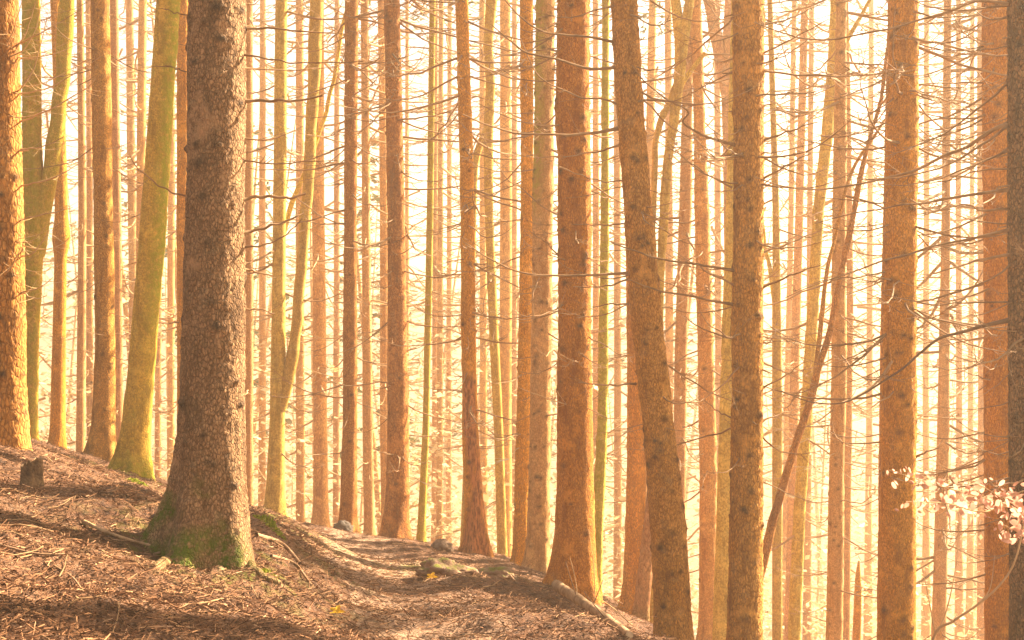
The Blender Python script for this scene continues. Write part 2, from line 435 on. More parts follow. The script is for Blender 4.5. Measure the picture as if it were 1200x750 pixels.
PROTO = [branch_proto(100 + k, int(rng.integers(5, 11)), rng.uniform(-.22, .0), rng.uniform(.0, .35)) for k in range(22)]
PBARE = [branch_proto(300 + k, int(rng.integers(0, 4)), rng.uniform(-.15, .05), rng.uniform(-.05, .25), .011) for k in range(10)]
SWEEP = [branch_proto(400 + k, int(rng.integers(4, 8)), -.05, rng.uniform(.45, .7)) for k in range(8)]
STUB = []
for k in range(5):
    t = np.linspace(0, 1, 4); STUB.append(tube(np.stack([t, .1 * t * rng.normal(), .1 * t * rng.normal()], 1), .09 * (1 - .55 * t), 6))
FARB = [branch_proto(500 + k, int(rng.integers(6, 12)), rng.uniform(-.25, .0), rng.uniform(.0, .4), .015) for k in range(22)]
PM = {}
def proto_mesh(kind, k, mat):
    key = (kind, k, mat)
    if key not in PM:
        src = {'full': PROTO, 'bare': PBARE, 'sweep': SWEEP, 'stub': STUB, 'far': FARB}[kind][k]
        PM[key] = mesh_from('branch_mesh', src[0], src[1], mats=[M[mat]])
    return PM[key]
PSRC = {'far': FARB, 'full': PROTO, 'bare': PBARE, 'sweep': SWEEP, 'stub': STUB}

# crowns
def crown_proto(seed, H=10.0, n_whorl=18):
    r = np.random.default_rng(seed); vs = []
    for k in range(n_whorl):
        t = k / n_whorl; z = t * H
        for b in range(4):
            a = r.uniform(0, 6.28); L = (1 - t) * 1.7 + .3
            for q in range(int(6 * (1 - t)) + 2):
                s = r.uniform(.2, 1) * L
                c = np.array([np.cos(a) * s, np.sin(a) * s, z - .25 * s + r.normal(0, .06)])
                e1 = np.array([np.cos(a + r.normal(0, .7)), np.sin(a + r.normal(0, .7)), -.25 + r.normal(0, .2)]) * r.uniform(.12, .28)
                e2 = np.cross(e1, [0, 0, 1.0]); e2 = e2 / np.linalg.norm(e2) * r.uniform(.04, .09) + np.array([0, 0, r.normal(0, .04)])
                vs.append([c - e1, c - e2, c + e1, c + e2])
    v = np.array(vs).reshape(-1, 3); f = np.arange(len(v)).reshape(-1, 4)
    return mesh_from('crown_mesh', v, f, mats=[M['needle']], smooth=False)
CROWN = [crown_proto(900 + k) for k in range(4)]

# ------------------------------------------------------------------ trees
def build_tube_tree(pts, d, r, nseg, dz, top_h, knots=0, moss=None, wound=None, flare=.5, disp='none', extend_top=True, extend_base=True, seed=0, lobes=5, lean=None):
    """returns verts, faces, attrs, centre line arrays (world coords)."""
    w = np.array([[*P(px, py, d), wd / 2 / F * d] for px, py, wd in pts])
    w = w[np.argsort(w[:, 2])]
    x0, z0 = w[0, 0], w[0, 2]
    zg = z0
    if extend_base:
        sl = (w[1, 0] - w[0, 0]) / max(w[1, 2] - w[0, 2], .05); sl = np.clip(sl, -.25, .25)
        zg = zt(x0, d)
        for _ in range(3): zg = zt(x0 - sl * max(0, z0 - zg) , d)
        zb = min(zg, z0) - .35
        row = [x0 - sl * (z0 - zb), d, zb, w[0, 3] + .012 * max(0, z0 - zb)]
        w = np.vstack([row, w])
    if extend_top:
        a, b = w[-2], w[-1]; sl = np.clip((b[0] - a[0]) / (b[2] - a[2]), -.12, .12)
        ztop = max(zg + top_h, b[2] + 4)
        rows = []
        for k in np.linspace(.15, 1, 6):
            rows.append([b[0] + sl * (ztop - b[2]) * k * (1 - .3 * k), d, b[2] + (ztop - b[2]) * k, max(.012, b[3] * (1 - k * .95))])
        w = np.vstack([w, rows])
    zv = EYE + (HY + 30) / F * d      # just above the top of the view
    lo, hi = w[0, 2], w[-1, 2]
    if hi > zv:
        zs = np.concatenate([np.arange(lo, zv, dz), np.linspace(max(zv, lo), hi, max(3, int((hi - zv) / .8)))])
    else: zs = np.linspace(lo, hi, max(4, int((hi - lo) / dz)))
    def smooth(q):
        y = np.interp(zs, w[:, 2], q)
        k = max(1, int(.30 / dz));
        if k > 1:
            ker = np.hanning(2 * k + 1); ker /= ker.sum()
            y = np.convolve(np.pad(y, k, mode='reflect', reflect_type='odd'), ker, 'valid')
        return y
    cx, rr = smooth(w[:, 0]), np.maximum(smooth(w[:, 3]), .008)
    cy = np.full(len(zs), float(d)) + .03 * np.sin(zs * .5 + seed)
    a = np.arange(nseg) / nseg * 2 * np.pi
    Zs = np.repeat(zs, nseg); A = np.tile(a, len(zs)); RR = np.repeat(rr, nseg)
    dirx, diry = np.cos(A), np.sin(A)
    X0, Y0 = np.repeat(cx, nseg), np.repeat(cy, nseg)
    rad = RR.copy()
    ph = r.uniform(0, 6.28)
    if flare > 0 and extend_base:
        gz = terr0(X0 + dirx * RR * 1.4, Y0 + diry * RR * 1.4)
        hh = np.maximum(Zs - gz, -.1)
        lob = .55 + .45 * np.cos(lobes * A + ph) + .25 * np.cos(2 * A + ph * 2)
        if lean is not None: lob = lob * (.55 + .75 * np.clip(np.cos(A - lean), -.6, 1))
        rad += RR * flare * np.exp(-hh / (.9 * (RR + .08))) * (.35 + np.clip(lob, 0, 1.4))
    q = np.stack([dirx * RR + seed * 3.1, diry * RR, Zs * .8], 1)
    rad += RR * .05 * vnoise(np.stack([dirx * .8, diry * .8 + seed, Zs * 1.1], 1), 5)
    if disp == 'plates':
        p2 = np.stack([dirx * RR, diry * RR, Zs * .62], 1) * 34 + seed * 7
        p2 += .5 * np.stack([vnoise(p2 * .5, 1), vnoise(p2 * .5, 2), vnoise(p2 * .5, 3)], 1)
        f1, f2, idv = voro(p2, seed)
        rad += .006 * np.clip((f2 - f1) * 2.0, 0, 1) + .004 * idv - .006 + .004 * fbm(q * 45, 2, 4) + .006 * fbm(q * 7, 2, 6)
    elif disp == 'fine':
        rad += .004 * fbm(q * 30, 2, 4) + .006 * fbm(q * 6, 2, 6)
    kn = np.zeros(len(Zs)); klist = []
    zvis_lo = max(zg + .3, EYE - (760 - HY) / F * d)
    for k in range(knots):
        kz = r.uniform(zvis_lo, zv); ka = r.uniform(np.pi, 2 * np.pi) if r.random() < .7 else r.uniform(0, np.pi)
        klist.append((kz, ka))
        m = np.abs(Zs - kz) < .15
        da = np.angle(np.exp(1j * (A[m] - ka))) * RR[m]
        ks = r.uniform(.018, .040) * (1.15 if d < 18 else 1)
        g_ = np.exp(-((da / ks) ** 2 + ((Zs[m] - kz) / (ks * .8)) ** 2))
        kn[m] = np.maximum(kn[m], g_ * r.uniform(.6, 1)); rad[m] += .014 * g_
    V = np.stack([X0 + dirx * rad, Y0 + diry * rad, Zs], 1)
    nr = len(zs)
    i = np.arange(nr - 1)[:, None] * nseg; j = np.arange(nseg)[None, :]; j2 = (j + 1) % nseg
    Fq = np.stack([i + j, i + j2, i + nseg + j2, i + nseg + j], -1).reshape(-1, 4)
    mo = np.zeros(len(V)); wo = np.zeros(len(V))
    gz0 = zg
    if moss == 'foot':
        hgt = V[:, 2] - terr0(V[:, 0], V[:, 1])
        mo = np.clip(1.5 - hgt / .30 + .9 * fbm(V * 6, 3, 8), 0, 1) * np.clip(.55 + .9 * np.cos(A - 4.25), 0, 1); mo = np.maximum(mo, np.clip(1.3 - hgt / .12 + .6 * fbm(V * 6, 3, 8), 0, 1) * np.clip(1.2 * np.cos(A + .9), 0, 1))
    elif moss == 'light':
        hgt = V[:, 2] - gz0; mo = np.clip(.9 - hgt / .5, 0, 1)
    elif moss == 'right':   # strip up the right side, plus foot
        mo = np.clip(1.1 * np.cos(A + .35) - .15, 0, 1) * np.clip((V[:, 2] - gz0 - .8) / 1.5, 0, 1)
        mo = np.maximum(mo, np.clip(1 - (V[:, 2] - gz0) / .35, 0, 1))
    elif moss == 'topleft':
        mo = np.clip(1.2 * np.cos(A - 3.6) - .2, 0, 1) * np.clip((V[:, 2] - EYE - 1.5) / .8, 0, 1)
    elif moss == 'all':
        mo = np.clip(.55 + .5 * np.cos(A - 4.6), 0, 1) * .6
    if wound:
        z1, z2 = EYE - (wound[1] - HY) / F * d, EYE - (wound[0] - HY) / F * d
        wo = np.clip((z2 - V[:, 2]) / .25, 0, 1) * np.clip((V[:, 2] - z1) / .05 + 1, 0, 1)
        wo = wo * np.clip(1.6 * np.cos(A - 5.0 + .4 * np.sin(V[:, 2] * 3)) - .2 + .6 * fbm(np.stack([A * 2, V[:, 2] * 3, 0 * A], 1), 2, 2), 0, 1)
        V[:, :2] -= (np.stack([dirx, diry], 1) * (wo * .018)[:, None])
    return V, Fq, {'moss': mo, 'knot': kn, 'wound': wo}, (zs, cx, cy, rr), zg

TRACED = {}
def traced(tid, pts, w0, w1=None, dd=0.0, mat='twig'):
    TRACED.setdefault(tid, []).append((pts, w0, w1 if w1 else w0 * .35, dd, mat))

TREES = {}
def tree(tid, name, mat, d, pts, label, limbs=(), nbr=0, blen=(.5, 1.4), bmat='twig', bkind='full', single=True, knots=0, moss=None, wound=None,
         flare=.45, top_h=None, group=None, crown=True, extend_top=True, cat='tree', zlow=1.2, bias=None, twigy=1.0, seg=None, lean=None):
    seed = sum(ord(c) * (k + 1) for k, c in enumerate(tid)); r = np.random.default_rng(seed)
    nseg, dz = (112, .014) if d < 10 else (84, .022) if d < 14 else (60, .03) if d < 18 else (48, .03) if d < 26 else (18, .12) if d < 36 else (10, .25)
    if seg: nseg = seg
    disp = 'plates' if d < 18 and mat in ('grey', 'dark', 'orange', 'brown') else 'fine' if d < 26 else 'none'
    th = top_h or r.uniform(20, 25)
    V, Fq, at, line, zg = build_tube_tree(pts, d, r, nseg, dz, th, knots, moss, wound, flare, disp, extend_top, True, seed % 97, lean=lean)
    zs, cx, cy, rr = line
    base = np.array([np.interp(zg, zs, cx), d, zg])
    root = thing(name, label, cat, base, group)
    link('trunk', mesh_from('trunk', V - base, Fq, at, mats=[M[mat]]), root)
    for lp in limbs:
        ld = d + (lp[0] if isinstance(lp[0], (int, float)) else 0); pp = lp[1:] if isinstance(lp[0], (int, float)) else lp
        up = pp[0][1] < 40 and extend_top
        lw = np.array([[*P(a, b, ld), c / 2 / F * ld] for a, b, c in pp])
        if up:
            t = lw[0, :3] - lw[1, :3]; t /= np.linalg.norm(t)
            lw = np.vstack([[*(lw[0, :3] + t * 5), .015], lw])
        q = smooth_path(lw, 90 if d < 30 else 50)
        lv, lf = tube(q[:, :3], np.maximum(q[:, 3], .004), 16 if d < 30 else 10)
        lv += .02 * np.stack([vnoise(lv * 3, 1), vnoise(lv * 3, 2), 0 * lv[:, 0]], 1)
        z_ = np.zeros(len(lv))
        link('limb', mesh_from('limb', lv - base, lf, {'moss': z_ + (.45 if moss == 'all' else 0), 'knot': z_, 'wound': z_}, mats=[M[mat]]), root)
    # traced branches
    for (bp, w0, w1, dd, bm) in TRACED.get(tid, []):
        n_ = len(bp)
        c3 = np.array([[*P(a, b, d + dd * k / (n_ - 1) - (0 if k else 0)), (w0 + (w1 - w0) * k / (n_ - 1)) / 2 / F * d] for k, (a, b) in enumerate(bp)])
        q = smooth_path(c3, 8 * n_); tt = np.linspace(0, 1, len(q))
        amp = .012 * np.sin(tt * np.pi)[:, None]
        q[:, :3] += amp * np.stack([vnoise(np.stack([tt * 9, tt * 0 + seed + w0 * 7, tt * 0 + k], 1), k) for k in range(3)], 1)
        parts = [tube(q[:, :3], np.maximum(q[:, 3] * (1 + .6 * np.exp(-tt * 25)), .002), 7)]
        L = np.linalg.norm(np.diff(q[:, :3], axis=0), axis=1).sum()
        for k in range(int(L * 6 * twigy) + 1):
            s = r.uniform(.2, 1); b0 = q[int(s * (len(q) - 1)), :3]; dr = q[-1, :3] - q[0, :3]; dr /= np.linalg.norm(dr)
            aa = math.atan2(dr[1], dr[0]) + r.choice([-1, 1]) * r.uniform(.4, 1.1); l2 = r.uniform(.08, .35) * (1.3 - s * .6); u = np.linspace(0, 1, 5)
            h1, h2 = r.uniform(-.6, .5), r.uniform(-.2, .4)
            parts.append(tube(b0 + l2 * np.stack([np.cos(aa) * u, np.sin(aa) * u, h1 * u + h2 * u * u], 1), .0026 * (1 - .6 * u), 3))
        bv, bf = join(parts)
        link('branch', mesh_from('branch', bv - base, bf, mats=[M[bm]]), root)
    # dead branches in whorls
    if nbr:
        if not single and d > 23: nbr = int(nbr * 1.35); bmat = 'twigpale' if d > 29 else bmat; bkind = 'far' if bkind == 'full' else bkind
        ztop_v = EYE + (HY + 60) / F * d
        lo = max(zg + zlow, EYE - (790 - HY) / F * d)
        acc = []
        zz = lo + (ztop_v - lo) * np.sort(r.random(nbr) ** .85)
        for z in zz:
            z = round(z / .28) * .28 + r.normal(0, .03)
            az = r.uniform(0, 6.283)
            if bias is not None and r.random() < .7: az = bias + r.normal(0, .6)
            bk = bkind if r.random() < .68 else ('bare' if r.random() < .5 else 'stub')
            L = r.uniform(*blen) * (.6 if bk == 'bare' else 1.0)
            if bk == 'stub': L = r.uniform(.05, .14)
            hfr = (z - zg) / 10; L *= np.clip(.6 + .6 * hfr, .5, 1.2) if bk != 'stub' else 1
            tilt = r.normal(.10, .16)
            x_, y_, r_ = np.interp(z, zs, cx), np.interp(z, zs, cy), np.interp(z, zs, rr)
            loc = np.array([x_ + np.cos(az) * r_ * .85, y_ + np.sin(az) * r_ * .85, z])
            k = int(r.integers(0, len(PSRC[bk]))); roll = r.uniform(-.6, .6)
            rot = Matrix.Rotation(az, 4, 'Z') @ Matrix.Rotation(tilt, 4, 'Y') @ Matrix.Rotation(roll, 4, 'X')
            sc = L
            if single:
                o = bpy.data.objects.new('branch', proto_mesh(bk, k, bmat)); COL.objects.link(o); o.parent = root
                o.matrix_local = Matrix.Translation(Vector(loc - base)) @ rot @ Matrix.Diagonal((sc, sc * r.choice([-1, 1]), sc, 1))
            else:
                sv, sf = PSRC[bk][k]; mm = np.array(rot.to_3x3()) * sc
                th_ = 1.0 + .35 * (d > 28)
                acc.append((sv @ mm.T + loc - base, sf))
        if acc:
            av, af = join(acc)
            link('dead_twigs', mesh_from('dead_twigs', av, af, mats=[M[bmat]]), root, kind='stuff')
    if crown and extend_top and mat not in ('olive', 'mossy', 'red') and (d > 28 or seed % 3 == 0):
        o = bpy.data.objects.new('crown', CROWN[seed % 4]); COL.objects.link(o); o.parent = root
        ztop = zs[-1]; hc = min(th * .42, ztop - (EYE + (HY + 40) / F * d))
        hc = max(hc, 5.0); zc = ztop - hc
        o.location = Vector((np.interp(zc, zs, cx) - base[0], 0, zc - base[2])); o.scale = (hc / 10, hc / 10, hc / 10); o.rotation_euler = (0, 0, seed)
    TREES[tid] = (root, base, line)
    return root

# ---- prominent branches, each followed from the photograph and given its depth
traced('J', [(286, 33), (330, 34), (365, 37), (405, 40)], 3, 1.4, .3)
traced('J', [(285, 64), (320, 70), (350, 74), (425, 72)], 2.4, 1, -.3)
traced('J', [(286, 80), (340, 82), (405, 77)], 2, .8, .5)
traced('J', [(285, 118), (320, 119), (355, 117), (378, 112)], 4, 2.2, .1)
traced('J', [(283, 162), (310, 163), (335, 158), (355, 148)], 2.2, 1, .2)
traced('J', [(285, 188), (325, 191), (395, 188)], 2.2, 1, -.2)
traced('J', [(283, 235), (300, 231), (340, 232), (358, 227)], 4.4, 2.6, .1)
traced('J', [(285, 273), (310, 268), (340, 257), (356, 250)], 4, 1.6, .2)
traced('J', [(285, 290), (310, 287), (335, 275), (354, 256)], 2.4, 1, -.2)
traced('J', [(281, 320), (290, 317), (320, 323)], 4.5, 1.6, .1)
traced('J', [(284, 363), (305, 363), (322, 368)], 2.4, 1.2, .1)
traced('J', [(222, 231), (200, 225), (178, 212), (160, 195), (152, 182)], 2.4, 1, -.2)
traced('J', [(222, 85), (208, 81), (192, 76)], 1.8, .8, -.2)
traced('J', [(223, 18), (205, 15), (190, 10)], 1.8, .8, -.2)
for q in ([(20, 52), (50, 38), (93, 12)], [(20, 110), (55, 104), (90, 85), (118, 66)], [(22, 143), (60, 128), (100, 104), (112, 92)], [(23, 175), (50, 172), (75, 160)],
          [(22, 218), (60, 210), (95, 190)], [(10, 70), (30, 40), (42, 2)], [(15, 112), (35, 90), (46, 60), (55, 20)], [(20, 258), (50, 252), (85, 243)],
          [(24, 300), (40, 296), (58, 270)], [(24, 342), (45, 338), (62, 325)], [(5, 60), (16, 35), (26, 0)], [(0, 330), (15, 310), (24, 290)], [(22, 340), (40, 350), (55, 346)]):
    traced('A', q, 2.0, .7, -.6, 'twigpale')
traced('BB', [(722, 50), (690, 43), (650, 40), (625, 30), (607, 17), (588, -4)], 3.2, 1.2, -.4)
traced('BB', [(724, 79), (690, 80), (650, 70), (615, 60), (595, 45), (577, 30)], 3.6, 1.2, -.5)
traced('BB', [(735, 130), (712, 118), (680, 113), (655, 103), (640, 95), (625, 80), (610, 45)], 2.6, 1, -.2)
traced('BB', [(726, 150), (690, 157), (650, 158), (610, 156), (575, 148), (542, 134)], 4, 1.4, -.6)
traced('BB', [(726, 170), (700, 178), (660, 184)], 3, 1.2, .3)
traced('BB', [(738, 320), (690, 322), (640, 323), (600, 315), (572, 302), (546, 285)], 3.2, 1.1, -.6)
traced('BB', [(738, 327), (710, 335), (672, 336)], 2.6, 1, .4)
traced('BB', [(740, 356), (715, 357), (695, 360)], 2.4, 1, .4)
traced('BB', [(745, 450), (715, 451), (678, 448)], 2.6, 1, -.5)
traced('BB', [(737, 262), (705, 263), (672, 263)], 2.2, .9, -.4)
traced('BB', [(735, 210), (710, 213), (680, 205), (655, 195)], 2, .8, -.3)
traced('Z', [(660, 254), (640, 245), (615, 225), (590, 205), (560, 150)], 2, .8, -.4)
traced('Z', [(655, 300), (640, 285), (620, 270)], 2, .8, -.4)
traced('Z', [(688, 477), (660, 473), (630, 463), (610, 455)], 1.8, .7, -.5, 'twigpale')
traced('Z', [(676, 425), (660, 422), (648, 410), (640, 418)], 1.8, .8, -.6, 'twigpale')
traced('II', [(862, 170), (837, 163), (812, 152), (800, 143), (806, 131), (780, 115), (757, 97), (740, 76)], 3.2, 1.2, -.5)
traced('II', [(860, 317), (820, 310), (790, 307), (765, 301), (735, 291), (716, 284)], 3.2, 1.5, -.4)
traced('II', [(860, 357), (813, 348), (770, 340), (738, 328)], 3.2, 1.4, -.5)
traced('II', [(860, 334), (835, 322), (812, 308), (785, 292)], 2.2, .9, -.2)
traced('II', [(859, 397), (838, 391), (815, 381), (802, 370)], 2.4, .9, -.1)
traced('II', [(858, 490), (842, 482), (825, 468)], 2, .8, .1)
traced('II', [(858, 220), (830, 205), (795, 180), (770, 165)], 2, .8, .2)
traced('II', [(893, 165), (920, 155), (958, 143)], 3, 1.2, -.3)
traced('II', [(893, 210), (925, 192), (950, 180)], 3, 1.1, -.3)
traced('II', [(893, 218), (915, 200), (962, 168)], 1.8, .8, .4)
traced('II', [(893, 296), (925, 285), (962, 270)], 2.6, 1, .2)
traced('II', [(893, 337), (930, 321), (962, 311)], 3, 1, -.4)
traced('II', [(893, 30), (930, 20), (965, 3)], 2.6, 1, .3)
traced('II', [(893, 63), (930, 45), (972, 22)], 2.4, 1, -.3)
traced('II', [(893, 455), (920, 440), (942, 424)], 2.2, .9, -.2)
traced('II', [(893, 493), (915, 485), (942, 477)], 2.2, .9, .3)
traced('SS', [(1196, 148), (1173, 148), (1147, 163), (1133, 173), (1100, 185), (1067, 202), (1030, 210), (1000, 217), (960, 222), (920, 219), (884, 207)], 5.5, 1.3, .9, 'twig')
traced('SS', [(1186, 222), (1140, 228), (1100, 235), (1060, 240), (1000, 250), (955, 262)], 4.2, 1, .5)
traced('SS', [(1184, 245), (1150, 246), (1122, 240), (1080, 253)], 3, 1, -.2)
traced('SS', [(1190, 5), (1145, 2), (1110, 15), (1060, 28), (1000, 42), (950, 46), (915, 38), (884, 26)], 3.6, 1.2, .8)
traced('SS', [(1186, 268), (1140, 280), (1090, 290), (1040, 304), (1000, 318), (950, 336), (920, 349)], 3.6, 1, .5)
traced('SS', [(1190, 298), (1160, 302), (1125, 312), (1085, 323)], 4, 1.2, -.2)
traced('SS', [(1184, 375), (1150, 382), (1125, 390), (1100, 397), (1080, 412), (1060, 430), (1040, 443), (1010, 462), (985, 472), (950, 471), (915, 458)], 4.4, 1.2, .4, 'twigdark')
traced('SS', [(1186, 354), (1140, 355), (1090, 356), (1035, 345)], 2.4, .9, .4)
traced('SS', [(1190, 198), (1150, 200), (1110, 212), (1075, 215)], 2.4, .9, .3)
traced('RR', [(1156, 63), (1130, 64), (1110, 66), (1080, 58)], 2.8, 1, -.4)
traced('RR', [(1158, 97), (1120, 97), (1080, 100), (1040, 118)], 2.4, .8, -.3)
traced('RR', [(1158, 130), (1120, 128), (1090, 125), (1060, 112)], 2.2, .8, -.5)
traced('PP', [(1073, 535), (1085, 530), (1100, 525)], 3, 1.2, -.2)
traced('PP', [(1040, 318), (1000, 325), (960, 330), (930, 342)], 2, .7, -.4)

# ---- left part
tree('A', 'spruce_tree', 'brown', 13, [(3, 0, 40), (6, 250, 43), (7, 420, 45), (7, 522, 49)], 'orange-barked spruce cut by the left picture edge, with pale branches sweeping up', nbr=30, bmat='twigpale', bkind='sweep', blen=(.4, 1.0), knots=40, bias=-.2, flare=.16)
tree('B', 'beech_tree', 'mossy', 22, [(36, 0, 21), (38, 150, 22), (40, 260, 26), (36, 400, 20), (33, 527, 21)], 'mossy olive beech forking into a wide V, just right of the leftmost spruce', limbs=[[(79, 0, 17), (73, 90, 17), (62, 180, 18), (48, 262, 20), (42, 300, 18)]], moss='all')
tree('C', 'spruce_tree', 'orange', 27, [(64, 0, 11), (70, 150, 13), (72, 255, 15), (72, 278, 23), (71, 300, 14), (69, 450, 16), (68, 533, 19)], 'golden slender spruce with a swollen burl halfway up its trunk', nbr=16, single=False)
tree('D', 'spruce_tree', 'pale', 33, [(94, 0, 8), (96, 250, 9), (95, 534, 11)], 'slim straight orange trunk between the burled spruce and the grey-sided spruce', nbr=20, single=False)
tree('E', 'spruce_tree', 'brown', 21, [(117, 0, 22), (120, 250, 22), (123, 400, 23), (121, 500, 26), (119, 541, 30)], 'upright spruce with orange left side and grey right side, beside the leaning mossy tree', nbr=40, blen=(.4, 1.3), knots=34)
tree('F', 'spruce_tree', 'pale', 34, [(134, 0, 10), (137, 250, 10), (138, 450, 11)], 'thin golden trunk tucked against the right side of the grey-sided spruce', nbr=20, single=False)
tree('H', 'beech_tree', 'mossy', 16.5, [(198, 0, 27), (190, 125, 28), (181, 250, 30), (169, 400, 31), (160, 500, 33), (153, 559, 38)], 'mossy trunk leaning right, between the grey-sided spruce and the massive spruce', moss='right', nbr=5, blen=(.3, .8))
tree('I', 'spruce_tree', 'orange', 25, [(214, 0, 15), (215, 250, 15), (217, 520, 17)], 'golden trunk half hidden behind the left edge of the massive mossy-footed spruce', nbr=12, single=False)
tree('J', 'spruce_tree', 'grey', 9.5, [(255, 0, 68), (254, 150, 69), (252, 300, 70), (250, 450, 74), (249, 560, 80), (250, 680, 84)], 'massive grey-brown spruce standing nearest, green moss on its flared foot', knots=46, moss='foot', flare=.88, twigy=.7, lean=4.0)
tree('K', 'spruce_tree', 'pale', 30, [(291, 0, 11), (291, 300, 11), (291, 600, 12)], 'slender tan trunk peeking out along the right edge of the massive spruce', nbr=14, single=False)
tree('L', 'beech_tree', 'olive', 27, [(330, 0, 14), (328, 200, 15), (326, 350, 16), (325, 480, 18), (322, 610, 23)], 'smooth olive beech whose second stem splits off low in a narrow V',
     limbs=[[(371, 0, 15), (366, 125, 14), (358, 250, 13), (348, 375, 13), (338, 440, 14), (330, 480, 12)], [.4, (404, 20, 4), (385, 120, 5), (362, 190, 5), (338, 250, 6), (328, 300, 5)]], nbr=14, blen=(.8, 1.8), single=False)
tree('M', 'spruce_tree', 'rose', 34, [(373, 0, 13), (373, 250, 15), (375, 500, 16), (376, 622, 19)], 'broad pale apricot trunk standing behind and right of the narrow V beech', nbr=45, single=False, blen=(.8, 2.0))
# ---- middle
tree('N', 'spruce_tree', 'brown', 25, [(412, 0, 16), (411, 250, 15), (410, 500, 17), (407, 629, 21)], 'orange-brown spruce with a dark round stone at its foot on the path crest', nbr=80, blen=(.7, 2.2), knots=34)
tree('O', 'spruce_tree', 'pale', 32, [(427, 0, 9), (429, 250, 10), (431, 500, 12), (433, 630, 13)], 'pale yellowish trunk right beside the stone-footed spruce', nbr=44, single=False, blen=(.8, 1.9), knots=20)
tree('P', 'spruce_tree', 'rose', 36, [(447, 0, 9), (450, 250, 10), (451, 500, 11), (452, 600, 11)], 'peach trunk half covered by the left edge of the thick path-end spruce', nbr=40, single=False, blen=(.8, 2.0))
tree('Q', 'spruce_tree', 'brown', 24, [(459, 0, 19), (464, 250, 20), (466, 450, 24), (466, 560, 26), (464, 637, 32)], 'thick straight orange-brown spruce rising at the end of the path', nbr=85, blen=(.7, 2.2), knots=50)
tree('S', 'beech_tree', 'olive', 26, [(507, 0, 7), (504, 250, 8), (499, 500, 8), (493, 638, 10)], 'pencil-thin yellow-green stem right of the thick path-end spruce', moss='all', nbr=16, single=False, blen=(.4, 1.1))
tree('U', 'spruce_tree', 'orange', 21.5, [(541, 0, 15), (547, 200, 16), (549, 375, 17), (551, 500, 19), (556, 590, 24), (560, 648, 29)], 'spruce with torn rust-red bark low on its trunk at the path edge', nbr=80, blen=(.7, 2.2), knots=30, wound=(430, 650))
tree('V', 'beech_tree', 'olive', 28, [(576, 0, 14), (572, 50, 11), (575, 100, 11), (572, 160, 12), (573, 250, 10), (579, 400, 11), (585, 520, 11), (589, 665, 12)], 'wavy tan beech stem behind the torn-bark spruce', nbr=12, single=False, blen=(.6, 1.6))
tree('v', 'beech_tree', 'olive', 28.5, [(571, 150, 8), (562, 170, 9), (556, 195, 9), (554, 260, 8), (551, 450, 9), (545, 640, 12)], 'leaning tan stem crossing behind the torn-bark spruce and bending into the wavy beech', extend_top=False)
tree('W', 'spruce_tree', 'rose', 37, [(592, 0, 12), (593, 250, 14), (592, 500, 15)], 'hazy salmon trunk between the wavy beech and the pressed-together pair', nbr=40, single=False, blen=(.8, 2.0))
tree('X', 'spruce_tree', 'orange', 20.5, [(617, 0, 15), (618, 250, 15), (614, 450, 16), (610, 668, 19)], 'brown-orange spruce pressed against the left side of the black-knotted pale trunk', nbr=40, blen=(.5, 1.6), knots=20)
tree('Y', 'spruce_tree', 'pale', 19.5, [(639, 0, 22), (636, 250, 24), (633, 500, 25), (630, 672, 28)], 'pale trunk dotted with black knots, yellow-green moss near its top', nbr=55, blen=(.5, 1.6), knots=130, moss='topleft')
tree('Z', 'spruce_tree', 'orange', 15.5, [(672, 0, 38), (671, 115, 38), (671, 145, 43), (673, 175, 39), (673, 375, 39), (674, 560, 43), (674, 694, 50)], 'stout bright orange spruce with a bulge high up and a cut log at its foot', nbr=64, blen=(.35, 1.3), knots=80, zlow=2.0)
tree('a', 'beech_tree', 'olive', 19, [(710, 0, 8), (709, 250, 10), (706, 500, 12), (699, 640, 14), (697, 705, 16)], 'thin mossy green stem between the stout bulging spruce and the big leaning spruce', moss='all', nbr=30, blen=(.3, .9), bkind='bare')
tree('BB', 'spruce_tree', 'brown', 13.5, [(731, 0, 31), (736, 100, 32), (748, 250, 34), (757, 375, 37), (771, 500, 38), (784, 625, 43), (790, 750, 46), (792, 800, 48)], 'big brown spruce whose trunk leans clearly left, right of the thin mossy stem', nbr=50, blen=(.4, 1.3), knots=80, zlow=2.4)
tree('CC', 'spruce_tree', 'orange', 22, [(741, 200, 18), (745, 400, 20), (746, 550, 22), (743, 725, 26)], 'orange spruce partly hidden behind the lower left of the big leaning spruce', nbr=24, single=False)
tree('c', 'dead_tree', 'red', 21, [(776, 470, 8), (768, 540, 11), (761, 620, 14), (754, 690, 18), (751, 728, 20)], 'short reddish leaning trunk wedged behind the foot of the big leaning spruce', extend_top=False, moss='light')
tree('DD', 'spruce_tree', 'rose', 40, [(765, 0, 9), (762, 150, 10), (759, 300, 10)], 'hazy slim trunk just right of the top of the big leaning spruce', nbr=40, single=False, blen=(.8, 2.0))
tree('EE', 'beech_tree', 'olive', 22, [(808, 0, 12), (799, 60, 12), (795, 100, 13), (790, 140, 11), (782, 190, 11), (778, 260, 11), (773, 340, 10), (770, 500, 10)], 'crooked olive beech with twisted stems and a broken side stub',
     limbs=[[(791, 0, 11), (797, 50, 12), (796, 95, 11)], [(792, 100, 8), (784, 120, 8), (774, 145, 8), (768, 180, 7), (765, 250, 7), (768, 330, 6), (771, 400, 6)], [.2, (827, 62, 5), (808, 85, 6), (798, 100, 7), (794, 120, 7)]], nbr=14, blen=(.4, 1.2), single=False)
tree('FF', 'spruce_tree', 'pale', 27, [(809, 30, 12), (806, 100, 12), (803, 250, 15), (798, 400, 15), (796, 600, 15)], 'pale peach trunk directly right of the crooked beech', nbr=46, blen=(.6, 1.8), single=False, knots=24)
